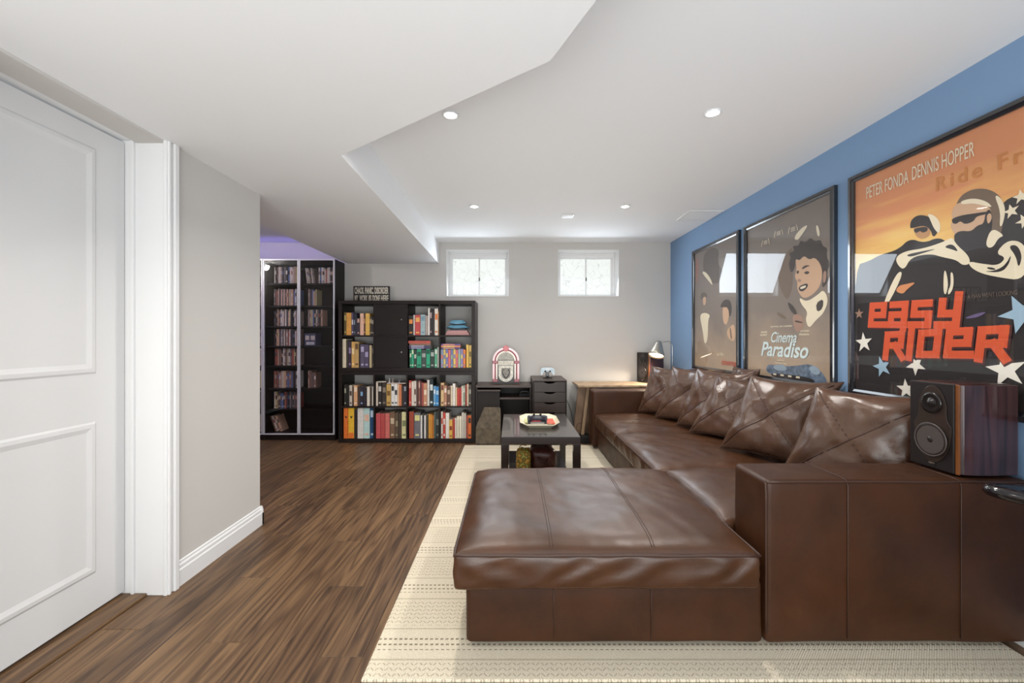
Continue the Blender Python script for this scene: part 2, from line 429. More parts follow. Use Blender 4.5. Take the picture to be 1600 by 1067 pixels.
B('frame', -.055, .055, -.055, .055, -.008, 0, white_paint, v, .002)
for k in range(5): B('slat', -.045, .045, -.04+k*.018, -.03+k*.018, -.012, -.008, white_paint, v)
v = thing('access_panel', 'flat white access panel in the ceiling beside the blue wall', 'panel', (1.70, 3.86, CZ))
B('panel', -.13, .13, -.13, .13, -.005, 0, ceil_paint, v, .001)
MB().box(-.15, .15, -.15, -.133, -.008, 0).box(-.15, .15, .133, .15, -.008, 0).box(-.15, -.133, -.133, .133, -.008, 0).box(.133, .15, -.133, .133, -.008, 0).build('frame', white_paint, v)

# ---------------------------------------------------------------- rug
rug = rbox('area_rug', (-.495, 1.80, 1.392, 4.45, .0005, .012), .005, .05, rug_m, None)
tag(rug, 'cream woven area rug with rows of dark stitches under the sofa', 'rug')

# ---------------------------------------------------------------- sectional sofa
sofa = thing('sectional_sofa', 'large brown leather sectional sofa with chaise along the blue wall', 'sofa', (.8, 2.5, .012))
SO = Vector((.8, 2.5, .012))
def sp(n, b, r, step, m=None, disp=None):
    o = rbox(n, b, r, step, m or leather_body, sofa, disp); o.location = -SO; return o
def soft(amp=.002, sc=6):
    def d(p, n): return p+n*(noise.noise(p*sc)*amp)
    return d
# base blocks
def skirt(p, n):
    return p+n*(noise.noise(p*5)*.003)
sp('chaise_base', (-.166, .905, 1.532, 2.42, .030, .255), .018, .05, None, skirt)
sp('base', (.855, 1.66, 1.76, 4.27, .030, .255), .018, .06, None, skirt)
sp('arm', (.9125, 1.872, 1.53, 1.757, .028, .618), .022, .035, None, soft(.004, 5))
sp('arm', (.81, 1.66, 4.27, 4.49, .036, .60), .022, .04, None, soft(.004, 5))
sp('backrest', (1.665, 1.835, 1.765, 4.49, .036, .60), .03, .05, None, soft(.004, 5))
def crown(b, edge, rise, wr, folds=True):
    x0, x1, y0, y1, z0, z1 = b
    def hgt(x, y):
        dx = max(0, min(x-x0, x1-x)); dy = max(0, min(y-y0, y1-y))
        f = (1-math.exp(-dx/edge))*(1-math.exp(-dy/edge))
        w_ = noise.noise(Vector((x*5, y*5, 1.3)))*wr + noise.noise(Vector((x*13+y*7, y*11-x*5, 4)))*wr*.45
        ridge = abs(noise.noise(Vector((x*9+y*4, y*3.5-x*3, 9.1))))
        return rise*f + w_*(.4+f) - ridge*wr*.8
    def d(p, n):
        q = p.copy()
        if n.z > .5: q.z += hgt(p.x, p.y)*min(1, (n.z-.5)*2)
        side = 1-abs(n.z)
        if side > .2 and folds:
            s_ = (p.x if abs(n.y) > abs(n.x) else p.y)
            zf = (p.z-z0)/(z1-z0)
            a = s_*34-zf*3.6+noise.noise(Vector((s_*5, zf*2, 2)))*4
            q += Vector((n.x, n.y, 0))*(.0042*math.sin(a)*math.sin(PI*min(1, max(0, zf)))**.6*side + .004*math.sin(PI*zf)*side)
        if n.z < -.3: q.z += noise.noise(Vector((p.x*4, p.y*4, 7)))*.006
        return q
    return d, hgt
def piping(parent, b, hgt, zt, r=.0045, inset=.010):
    x0, x1, y0, y1 = b[0]+inset, b[1]-inset, b[2]+inset, b[3]-inset
    pts = []; c = .02
    def arc(cx, cy, a0):
        return [(cx+c*math.cos(a0+PI/2*t/4), cy+c*math.sin(a0+PI/2*t/4)) for t in range(5)]
    corners = [((x1-c, y0+c), -PI/2), ((x1-c, y1-c), 0), ((x0+c, y1-c), PI/2), ((x0+c, y0+c), PI)]
    raw = sum([arc(cx, cy, a) for (cx, cy), a in corners], [])
    dense = []
    for i, p in enumerate(raw):
        q = raw[(i+1) % len(raw)]; L = math.dist(p, q); n = max(1, int(L/.04))
        dense += [(p[0]+(q[0]-p[0])*k/n, p[1]+(q[1]-p[1])*k/n) for k in range(n)]
    pts = [(x, y, zt+noise.noise(Vector((x*6, y*6, 3)))*.003) for x, y in dense]
    return MB().tube(pts, r, 6, True).build('piping', thread, parent)
cb = (-.207, .872, 1.492, 2.44, .243, .372)
d, hg = crown(cb, .05, .046, .004)
ch = sp('chaise_cushion', cb, .017, .014, leather_sofa, d)
pp = [(cb[1]-.002, 1.745-k*.03) for k in range(8)]+[(cb[1]-.002-k*.0447, cb[2]+.001) for k in range(25)]+[(cb[0]+.002, cb[2]+k*.045) for k in range(1, 21)]
MB().tube([(x, y, .3665+noise.noise(Vector((x*6, y*6, 3)))*.003) for x, y in pp], .0055, 8).build('piping', thread, ch)
for xs in (.14, .502):
    for dx in (-.005, .005):
        pts = [(xs+dx, y, cb[5]+hg(xs+dx, y)+.0004) for y in [1.512+k*.91/70 for k in range(71)]]
        MB().tube(pts, .0016, 5).build('seam', thread, ch)
cb2 = (.874, 1.64, 1.765, 2.44, .243, .376)
d, hg2 = crown(cb2, .06, .042, .007); c2 = sp('corner_cushion', cb2, .022, .018, leather_sofa, d)
for (y0, y1) in ((2.445, 3.405), (3.41, 4.262)):
    b = (.825, 1.64, y0, y1, .245, .366); d, h_ = crown(b, .055, .032, .006); c_ = sp('seat_cushion', b, .022, .018, leather_sofa, d)
    piping(c_, b, h_, .360, .004, .004)
# seams and piping of the near arm
for x in (1.205, 1.612):
    MB().tube([(x, 1.527, z) for z in (.05, .2, .4, .598)]+[(x, 1.535, .6165), (x, 1.56, .6195), (x, 1.75, .6195)], .0022, 6).build('seam', thread, sofa, loc=-SO)
xx = [.915+k*.05 for k in range(20)]
MB().tube([(x, 1.531, .612+noise.noise(Vector((x*7, 0, 0)))*.003) for x in xx], .0042, 6).build('piping', thread, sofa, loc=-SO)
MB().tube([(.9135, 1.531, .61-k*.06) for k in range(10)], .0036, 6).build('piping', thread, sofa, loc=-SO)
for x in (.15, .50):
    MB().tube([(x, 1.5285, .05), (x, 1.5275, .15), (x, 1.529, .25)], .0018, 6).build('seam', thread, sofa, loc=-SO)
for x, y in ((-.09, 1.61), (-.09, 2.33), (.98, 1.62), (1.78, 1.62), (.88, 4.44), (.92, 3.2), (1.78, 4.44)):
    MB().lathe([(.028, .0005), (.024, .019)], (x, y, .012), n=12).build('foot', black_matt, sofa, loc=-SO)

# leather pillows, lined up like fallen dominoes
def pillow(corner, dirx, lean, s, th, seed, label, roll=.15):
    dv = Vector((dirx[0], dirx[1], 0)).normalized(); nh = Vector((dv.y, -dv.x, 0))
    if nh.x > 0: nh = -nh
    up = Vector((0, 0, 1))*math.cos(lean)-nh*math.sin(lean); nn = up.cross(dv)
    if nn.dot(nh) < 0: nn = -nn
    o = thing('throw_pillow', label, 'pillow', corner, 0, 'leather throw pillows on the sofa')
    c = dv*s/2+up*s/2; N = 34
    def surf(u, v, sgn):
        pu = u*(1-.085*(1-v*v)); pv = v*(1-.085*(1-u*u))
        e = max(0, (1-abs(u)**3.2))*max(0, (1-abs(v)**3.2)); t = th*.56*e**.5
        seam = min(abs(u-v), abs(u+v)); t -= .010*math.exp(-(seam/.05)**2)*e**.3
        q = Vector((u*1.7+seed*3.1, v*1.7+u, sgn*2)); wv = noise.noise(q)*.020+noise.noise(q*3.1)*.005-abs(noise.noise(q*1.5+Vector((5,0,0))))*.012
        rad = math.atan2(v, u); wv += .006*math.sin(rad*9+seed)*max(0, (u*u+v*v)-.35)
        t += wv*min(1, e*2.2)
        sag = -.03*(1-u*u)*max(0, v)*.5
        return c+dv*((pu+roll*pv)*s/2)+up*((pv+sag)*s/2)+nn*(t*sgn)
    vs = []; fs = []
    for sgn in (1, -1):
        b = len(vs)
        for i in range(N+1):
            for j in range(N+1):
                vs.append(surf(math.sin((-1+2*i/N)*PI/2), math.sin((-1+2*j/N)*PI/2), sgn))
        for i in range(N):
            for j in range(N):
                a = b+i*(N+1)+j; fs.append((a, a+1, a+N+2, a+N+1))
    mb = MB().add(vs, fs, 0, True); p = mb.build('cover', leather_pillow, o)
    bm = bmesh.new(); bm.from_mesh(p.data); bmesh.ops.remove_doubles(bm, verts=bm.verts, dist=.0006); bmesh.ops.recalc_face_normals(bm, faces=bm.faces); bm.to_mesh(p.data); bm.free()
    for k in (1, -1):
        MB().tube([surf(t_/20, k*t_/20, 1)+nn*.0034 for t_ in range(-18, 19)], .0028, 5).build('seam', thread, o)
    ed = [surf(-1+t_/10, -1, 1) for t_ in range(20)]+[surf(1, -1+t_/10, 1) for t_ in range(20)]+[surf(1-t_/10, 1, 1) for t_ in range(20)]+[surf(-1, 1-t_/10, 1) for t_ in range(20)]
    MB().tube(ed, .0035, 5, True).build('piping', thread, o)
    return o
D = (.57, -.82)
pillow((1.26, 4.17, .402), (.62, -.78), .30, .47, .15, 1, 'brown leather pillow farthest from the camera, in front of the desk lamp')
pillow((1.33, 3.87, .402), (.57, -.82), .34, .49, .15, 2, 'second farthest brown leather pillow in the leaning row')
pillow((1.39, 3.53, .402), (.45, -.89), .34, .50, .14, 3, 'tall brown leather pillow third from the far end of the row')
pillow((1.40, 3.25, .402), (.50, -.86), .42, .48, .15, 4, 'middle brown leather pillow with bright upper left edge', .24)
pillow((1.40, 2.76, .405), (.55, -.835), .36, .51, .17, 5, 'wide brown leather pillow second nearest to the camera', .22)
pillow((1.43, 2.17, .405), (.58, -.82), .22, .49, .16, 6, 'nearest brown leather pillow beside the large speaker', .28)
pillow((1.735, 3.42, .605), (.12, -.99), .12, .30, .10, 7, 'dark crumpled leather pillow on top of the backrest behind the row')

# ---------------------------------------------------------------- framed posters on the blue wall
P_DARK = M('print_black', '#231c1c', .6); P_CREAM = M('print_cream', '#e6d9bd', .6); P_TAN = M('print_tan', '#b98a5c', .6)
P_SKIN = M('print_skin', '#c9a484', .6); P_PINK = M('print_rose', '#a27e6b', .6); P_HAIR = M('print_umber', '#33261f', .6)
P_BLUE = M('print_slate', '#5d6d80', .6, var=.5, vs=30); P_RED = M('print_red', '#c9452a', .6); P_TXT = M('print_pale_blue', '#d4e3e2', .6)
P_STAR = M('print_star_blue', '#9db9cc', .6); P_WHITE = M('print_white', '#efe9dc', .6); P_MAROON = M('print_maroon', '#4a1f1c', .6)
PM = dict(dark=P_DARK, cream=P_CREAM, tan=P_TAN, skin=P_SKIN, pink=P_PINK, hair=P_HAIR, blue=P_BLUE, red=M('print_faded_red', '#a0685c', .6), umber=M('print_umber_light', '#6e5a48', .6), flame=M('print_flame', '#d08a58', .6), purple=M('print_purple', '#6a5a80', .6), dim=M('print_dim_brown', '#5d5048', .6), blue2=M('print_pale_slate', '#8fa0ae', .6))
def sky_mat():
    t = NT('print_sunset'); tc = t.n('TexCoord'); s_ = t.n('SeparateXYZ'); t.l(tc.outputs['Object'], s_.inputs[0])
    mp = t.n('Mapping'); mp.inputs['Scale'].default_value = (1.2, 9, 1); mp.inputs['Rotation'].default_value = (0, 0, .12); t.l(tc.outputs['Object'], mp.inputs[0])
    nz = t.noise(mp.outputs[0], 1.6, 4)
    f = t.math('ADD', s_.outputs[1], t.math('MULTIPLY', t.math('SUBTRACT', nz, .5), .55))
    t.l(t.ramp(f, [(.55, '#ecd08a'), (.74, '#e8bd6c'), (.9, '#dfa060'), (1.08, '#d68c5c')]), t.p.inputs['Base Color']); t.set(Roughness=.6); return t.m
def grad_mat(name, lo_, hi_, span):
    t = NT(name); tc = t.n('TexCoord'); s_ = t.n('SeparateXYZ'); t.l(tc.outputs['Object'], s_.inputs[0])
    f = t.math('ADD', t.math('DIVIDE', s_.outputs[1], span), t.math('MULTIPLY', t.math('SUBTRACT', t.noise(tc.outputs['Object'], 4, 4), .5), .5))
    t.l(t.ramp(f, [(.05, lo_), (.45, hi_)]), t.p.inputs['Base Color']); t.set(Roughness=.6); return t.m
def poster(y0, w_, label, base):
    H = 1.19; z0 = .82
    o = thing('framed_poster', label, 'poster', (wx_(y0)-.001, y0, z0))
    u = Vector((.0091, -1, 0)).normalized(); n = Vector((-1, -.0091, 0)).normalized()
    o.rotation_euler = Matrix((u, (0, 0, 1), n)).transposed().to_euler()
    f = .034; dp = .030
    mb = MB()
    for ring in ([(0, 0), (w_, 0), (w_, H), (0, H)],):
        lv = [(0, 0), (0, dp*.7), (.004, dp*.9), (f*.62, dp), (f*.66, dp*.75), (f, dp*.62), (f, .004)]
        vs = []
        for ins, z in lv: vs += [(ins, ins, z), (w_-ins, ins, z), (w_-ins, H-ins, z), (ins, H-ins, z)]
        fs = []
        for i in range(len(lv)-1): fs += [(4*i+a, 4*i+(a+1) % 4, 4*i+4+(a+1) % 4, 4*i+4+a) for a in range(4)]
        mb.add(vs, fs)
    mb.build('frame', frame_black, o)
    B('print', f, w_-f, f, H-f, .004, .008, base, o)
    B('glass_pane', f, w_-f, f, H-f, .0145, .0165, poster_glass, o)
    return o
def smooth_poly(pts, k=2):
    for _ in range(k):
        q = []
        for i, a in enumerate(pts):
            b = pts[(i+1) % len(pts)]; q += [(a[0]*.75+b[0]*.25, a[1]*.75+b[1]*.25), (a[0]*.25+b[0]*.75, a[1]*.25+b[1]*.75)]
        pts = q
    return pts
def art(o, A, w_, nm='printed_shape'):
    for i, (c, pts) in enumerate(A):
        z = .0084+i*.00009
        pts = [(min(max(x, .027), w_-.027), min(max(y, .027), 1.163)) for x, y in pts]
        MB().prism(smooth_poly(pts, 1 if c == 'hair' else 2), z, z+.00008).build(nm, PM[c], o)
ART3 =[
 ('dark',[(0.022,0.705),(0.119,0.712),(0.185,0.732),(0.286,0.737),(0.346,0.779),(0.414,0.74),(0.479,0.753),(0.523,0.716),(0.58,0.743),(0.652,0.707),(0.693,0.765),(0.723,0.837),(0.801,0.84),(0.9,0.814),(0.9,0.023),(0.9,-0.281),(0.719,-0.355),(0.022,-0.151),(0.022,-0.081)]),
 ('umber',[(0.549,0.804),(0.549,0.866),(0.57,0.903),(0.61,0.915),(0.657,0.904),(0.698,0.875),(0.723,0.832),(0.726,0.756),(0.711,0.693),(0.675,0.682),(0.652,0.738)]),
 ('skin',[(0.533,0.839),(0.544,0.868),(0.567,0.877),(0.629,0.865),(0.664,0.841),(0.686,0.804),(0.68,0.756),(0.652,0.722),(0.605,0.713),(0.559,0.729),(0.539,0.761),(0.528,0.791),(0.539,0.81)]),
 ('cream',[(0.57,0.881),(0.619,0.878),(0.666,0.85),(0.689,0.818),(0.664,0.831),(0.617,0.858),(0.575,0.864)]),
 ('dark',[(0.664,0.811),(0.682,0.815),(0.689,0.753),(0.675,0.697),(0.643,0.668),(0.58,0.676),(0.546,0.721),(0.544,0.749),(0.572,0.758),(0.61,0.743),(0.634,0.763),(0.657,0.762)]),
 ('skin',[(0.666,0.795),(0.682,0.8),(0.686,0.774),(0.671,0.753)]),
 ('dark',[(0.533,0.817),(0.575,0.821),(0.629,0.813),(0.671,0.808),(0.671,0.798),(0.629,0.8),(0.622,0.782),(0.587,0.778),(0.57,0.799),(0.554,0.789),(0.539,0.796)]),
 ('cream',[(0.693,0.866),(0.715,0.849),(0.732,0.8),(0.723,0.744),(0.711,0.733),(0.715,0.795)]),
 ('tan',[(0.359,0.83),(0.414,0.835),(0.444,0.807),(0.444,0.767),(0.408,0.758),(0.377,0.777)]),
 ('dark',[(0.346,0.824),(0.352,0.864),(0.39,0.877),(0.438,0.855),(0.467,0.818),(0.479,0.776),(0.456,0.753),(0.444,0.796),(0.414,0.821),(0.365,0.822)]),
 ('cream',[(0.429,0.872),(0.467,0.849),(0.49,0.807),(0.484,0.763),(0.461,0.792),(0.444,0.836)]),
 ('dark',[(0.362,0.817),(0.396,0.817),(0.432,0.81),(0.432,0.79),(0.408,0.788),(0.396,0.802),(0.377,0.792)]),
 ('cream',[(0.272,0.703),(0.326,0.723),(0.414,0.716),(0.501,0.726),(0.539,0.739),(0.554,0.703),(0.6,0.651),(0.61,0.613),(0.58,0.61),(0.554,0.639),(0.501,0.659),(0.444,0.687),(0.352,0.688),(0.319,0.633),(0.286,0.66)]),
 ('dark',[(0.326,0.705),(0.414,0.705),(0.479,0.703),(0.414,0.696),(0.346,0.689)]),
 ('dark',[(0.501,0.704),(0.539,0.712),(0.565,0.669),(0.539,0.685)]),
 ('cream',[(0.279,0.63),(0.319,0.624),(0.229,0.469),(0.2,0.471)]),
 ('cream',[(0.6,0.625),(0.652,0.605),(0.708,0.588),(0.734,0.615),(0.698,0.637),(0.736,0.678),(0.777,0.668),(0.801,0.626),(0.804,0.572),(0.781,0.522),(0.719,0.54),(0.652,0.565),(0.61,0.597)]),
 ('dark',[(0.652,0.575),(0.698,0.57),(0.732,0.587),(0.751,0.626),(0.744,0.589),(0.719,0.559)]),
 ('dark',[(0.74,0.657),(0.769,0.656),(0.785,0.61),(0.773,0.565),(0.765,0.614)]),
 ('dark',[(0.666,0.59),(0.693,0.583),(0.702,0.572),(0.675,0.579)]),
 ('cream',[(0.504,0.604),(0.514,0.596),(0.523,0.537),(0.512,0.492),(0.501,0.512)]),
 ('cream',[(0.531,0.594),(0.544,0.581),(0.544,0.521),(0.523,0.491),(0.52,0.51),(0.533,0.536)]),
 ('cream',[(0.664,0.684),(0.686,0.741),(0.73,0.699),(0.708,0.694),(0.693,0.665),(0.675,0.662)]),
 ('flame',[(0.272,0.538),(0.293,0.563),(0.326,0.565),(0.384,0.57),(0.333,0.54),(0.313,0.518)]),
 ('purple',[(0.58,0.39),(0.629,0.408),(0.675,0.415),(0.634,0.39)]),
]
ART2 =[
 ('umber',[(0.396,0.831),(0.494,0.888),(0.573,0.919),(0.547,0.814),(0.573,0.682),(0.521,0.56),(0.467,0.6),(0.41,0.704)]),
 ('skin',[(0.586,0.832),(0.624,0.858),(0.719,0.855),(0.798,0.808),(0.83,0.725),(0.819,0.63),(0.753,0.579),(0.672,0.559),(0.63,0.592),(0.605,0.636),(0.611,0.677),(0.58,0.711),(0.605,0.762)]),
 ('hair',[(0.547,0.737),(0.521,0.81),(0.547,0.848),(0.521,0.879),(0.58,0.884),(0.56,0.922),(0.624,0.908),(0.636,0.943),(0.684,0.915),(0.731,0.937),(0.765,0.905),(0.819,0.904),(0.83,0.863),(0.872,0.839),(0.861,0.796),(0.892,0.745),(0.866,0.7),(0.877,0.642),(0.825,0.603),(0.835,0.686),(0.814,0.759),(0.765,0.807),(0.719,0.799),(0.672,0.836),(0.63,0.811),(0.592,0.831),(0.586,0.773)]),
 ('pink',[(0.835,0.705),(0.861,0.712),(0.861,0.652),(0.835,0.632)]),
 ('hair',[(0.648,0.759),(0.684,0.773),(0.731,0.761),(0.696,0.759),(0.66,0.748)]),
 ('hair',[(0.666,0.727),(0.702,0.734),(0.725,0.718),(0.696,0.71)]),
 ('hair',[(0.599,0.746),(0.624,0.75),(0.624,0.729),(0.605,0.728)]),
 ('pink',[(0.605,0.695),(0.642,0.689),(0.648,0.672),(0.617,0.672)]),
 ('dark',[(0.617,0.643),(0.696,0.658),(0.713,0.639),(0.672,0.608),(0.63,0.612)]),
 ('cream',[(0.63,0.637),(0.69,0.646),(0.69,0.63),(0.642,0.623)]),
 ('cream',[(0.624,0.576),(0.696,0.536),(0.798,0.575),(0.84,0.601),(0.882,0.536),(0.84,0.455),(0.776,0.42),(0.719,0.366),(0.684,0.424),(0.708,0.475),(0.648,0.524)]),
 ('hair',[(0.776,0.522),(0.84,0.547),(0.835,0.486),(0.787,0.466)]),
 ('hair',[(0.507,0.561),(0.586,0.512),(0.624,0.426),(0.586,0.462),(0.534,0.499)]),
 ('pink',[(0.56,0.463),(0.624,0.468),(0.672,0.432),(0.66,0.363),(0.599,0.344),(0.573,0.395)]),
 ('hair',[(0.586,0.428),(0.66,0.412),(0.66,0.404),(0.586,0.415)]),
 ('umber',[(0.396,0.499),(0.494,0.458),(0.507,0.431),(0.41,0.462)]),
 ('blue',[(0.291,0.124),(0.417,0.114),(0.586,0.125),(0.719,0.15),(0.792,0.127),(0.861,0.075),(0.872,0.023),(0.648,0.03),(0.453,0.041),(0.267,0.057)]),
 ('dark',[(0.336,0.062),(0.586,0.066),(0.765,0.058),(0.765,0.026),(0.56,0.03),(0.336,0.035)]),
 ('blue2',[(0.336,0.108),(0.467,0.134),(0.521,0.095),(0.41,0.077)]),
 ('blue2',[(0.708,0.125),(0.776,0.145),(0.83,0.095),(0.753,0.08)]),
 ('cream',[(0.573,0.97),(0.648,1.018),(0.719,1.024),(0.648,0.968),(0.611,0.944)]),
 ('cream',[(0.776,1.001),(0.798,0.995),(0.814,0.929),(0.792,0.926)]),
]
ART1 =[
 ('dim',[(0.234,1.13),(0.418,1.152),(0.54,1.086),(0.492,0.992),(0.609,0.887),(0.516,0.787),(0.315,0.842),(0.207,0.98)]),
 ('cream',[(0.136,0.537),(0.248,0.556),(0.367,0.525),(0.315,0.479),(0.315,0.298),(0.248,0.236),(0.207,0.391)]),
 ('skin',[(0.207,0.701),(0.275,0.707),(0.275,0.634),(0.221,0.619)]),
 ('dim',[(0.15,0.725),(0.207,0.757),(0.289,0.736),(0.315,0.685),(0.234,0.717),(0.179,0.673)]),
 ('skin',[(0.587,0.592),(0.676,0.607),(0.709,0.517),(0.665,0.42),(0.598,0.439)]),
 ('hair',[(0.54,0.584),(0.609,0.646),(0.72,0.636),(0.751,0.547),(0.709,0.474),(0.687,0.573),(0.598,0.58)]),
 ('skin',[(0.654,0.365),(0.72,0.408),(0.793,0.433),(0.803,0.273),(0.698,0.299)]),
 ('dim',[(0.709,0.397),(0.73,0.397),(0.751,0.299),(0.73,0.299)]),
 ('cream',[(0.179,0.954),(0.262,0.947),(0.367,0.871),(0.418,0.787),(0.342,0.838)]),
 ('red',[(0.062,1.1),(0.121,1.108),(0.107,0.87),(0.062,0.843)]),
]

def star(o, x, y, r, m, rot=0, z=.0112):
    pts = [((x+math.cos(rot+PI/2+k*PI/5)*r*(1 if k % 2 == 0 else .40)), y+math.sin(rot+PI/2+k*PI/5)*r*(1 if k % 2 == 0 else .40)) for k in range(10)]
    MB().prism(pts, z, z+.0002).build('star', m, o)
# the farthest poster
p1 = poster(4.335, .873, 'leftmost and farthest framed poster, dim brown with pale faded figures', grad_mat('print_brown_haze_far', '#b59c82', '#7c6f66', 1.1))  # reflected haze is mixed into the browns, palest at the bottom
art(p1, ART1, .873)
text_obj('lettering', 'cinema', P_RED, p1, .24, .05, (.575, .075, .0112), .01, .1)
text_obj('lettering', 'un film', P_CREAM, p1, .12, .03, (.50, .150, .0112), .0)
# the middle poster
p2 = poster(3.385, .938, 'middle framed poster reading Cinema Paradiso, brown with a smiling boy', grad_mat('print_brown_haze_middle', '#b59d84', '#7d7066', 1.1))  # browns lightened to carry the haze reflected in the glazing
art(p2, ART2, .938)
text_obj('title', 'Cinema', P_TXT, p2, .27, .075, (.335, .278, .0112), .012, .35)
text_obj('title', 'Paradiso', P_TXT, p2, .50, .105, (.215, .178, .0112), .02, .3)
for s_, x, y, w_ in (('PHILIPPE', .215, .345, .075), ('NOIRET', .205, .325, .085), ('JACQUES', .64, .345, .08), ('PERRIN', .63, .325, .09)):
    text_obj('lettering', s_, P_CREAM, p2, w_, .014, (x, y, .0112), .01)
for s_, x, y, w_ in (('UN FILM DE', .40, .150, .08), ('TORNATORE', .375, .130, .13), ('FESTIVAL DE CANNES', .33, .385, .23)):
    text_obj('lettering', s_, P_CREAM, p2, w_, .010, (x, y, .0112), .006)
for x, y, r in ((.27, 1.01, 0), (.42, 1.04, .1), (.57, 1.03, -.05)):
    mb = MB()
    for sx in (-1, 1):
        mb.tube([(x+sx*(.045-.012*(k/5)**2-.0), y-.022+.044*k/5, .0115) for k in range(6)], .0022, 4)
    for dy in (-.01, 0, .01): mb.box(x-.022, x+.022, y+dy-.002, y+dy+.002, .0112, .0114)
    mb.build('laurel', P_CREAM, p2)
for x in (.36, .44, .52, .60): B('logo', x, x+.035, .048, .060, .0112, .0114, P_CREAM, p2)
# the nearest poster
p3 = poster(2.345, .940, 'nearest framed poster reading easy Rider, orange sunset sky above dark riders', sky_mat())
art(p3, ART3, .94)
text_obj('lettering', 'PETER FONDA', P_CREAM, p3, .235, .062, (.107, 1.040, .0112), .0)
text_obj('lettering', 'DENNIS HOPPER', P_CREAM, p3, .265, .062, (.360, 1.045, .0112), .0)
text_obj('lettering', 'Ride Free', M('print_orange', '#c9803c', .6), p3, .42, .06, (.47, .955, .0105), .01, space=1.3)
text_obj('lettering', 'A MAN WENT LOOKING', M('print_dim', '#6a5c50', .6), p3, .17, .018, (.60, .470, .0112))
G = dict(e=[[(.12, .5), (.75, .5), (.75, .88), (.12, .88), (.12, .12), (.88, .12)]], a=[[(.12, .88), (.74, .88), (.74, .0)], [(.76, .12), (.12, .12), (.12, .50), (.76, .50)]],
    s=[[(.74, .88), (.12, .88), (.12, .5), (.76, .5), (.76, .12), (.02, .12)]], y=[[(.22, .92), (.22, .5), (.80, .5)], [(.80, 1.1), (.80, .12), (.10, .12)]],
    R=[[(.12, 0), (.12, .88), (.76, .88), (.76, .46), (.36, .46)], [(.50, .46), (.88, 0)]], i=[[(.12, 0), (.12, .98)]], d=[[(.76, 1.02), (.76, .12), (.12, .12), (.12, .88), (.76, .88)]])
def chunky(o, word, x, y, w_, h, hw, m, z, grow=0, dy=0):
    adv = [.42 if c == 'i' else 1.04 for c in word]; tot = sum(adv); cx = 0; s_ = w_/tot
    for k, c in enumerate(word):
        mb = MB()
        for ln in G[c]:
            pt = [(x+(cx+px+.12*py)*s_, y+(py)*h+dy*(cx+px)) for px, py in ln]
            for i, (a, b) in enumerate(zip(pt, pt[1:])):
                dx_, dy_ = b[0]-a[0], b[1]-a[1]; L = math.hypot(dx_, dy_); ux, uy = dx_/L, dy_/L; t_ = hw+grow
                a2 = (a[0]-ux*t_*.95, a[1]-uy*t_*.95); b2 = (b[0]+ux*t_*.95, b[1]+uy*t_*.95); nx, ny = -uy*t_, ux*t_
                zz = z+i*.00001
                mb.prism([(a2[0]+nx, a2[1]+ny), (a2[0]-nx, a2[1]-ny), (b2[0]-nx, b2[1]-ny), (b2[0]+nx, b2[1]+ny)], zz, zz+.0001)
        mb.build('title', m, o); cx += adv[k]
for word, x, y, w_, h, dy in (('easy', .118, .365, .46, .128, -.004), ('RideR', .205, .213, .545, .128, .004)):
    chunky(p3, word, x+.004, y-.004, w_, h, .0165, P_MAROON, .0112, .004, dy)
    chunky(p3, word, x, y, w_, h, .0165, M('print_title_orange', '#d4552c', .6), .0115, 0, dy)
for x, y, r, m, rt in ((.09, .286, .055, P_WHITE, .1), (.20, .165, .055, P_STAR, .3), (.377, .185, .05, P_WHITE, .6), (.734, .189, .07, P_WHITE, .2), (.781, .399, .075, P_STAR, .4),
        (.329, .068, .05, P_WHITE, .1), (.751, .785, .028, P_CREAM, .2), (.781, .83, .028, P_CREAM, .1), (.791, .738, .028, P_CREAM, .4), (.83, .79, .028, P_CREAM, .3), (.84, .86, .028, P_CREAM, .1), (.06, .44, .03, P_PINK, 0), (.86, .70, .028, P_CREAM, .2)):
    star(p3, x, y, r, m, rt, .0110)

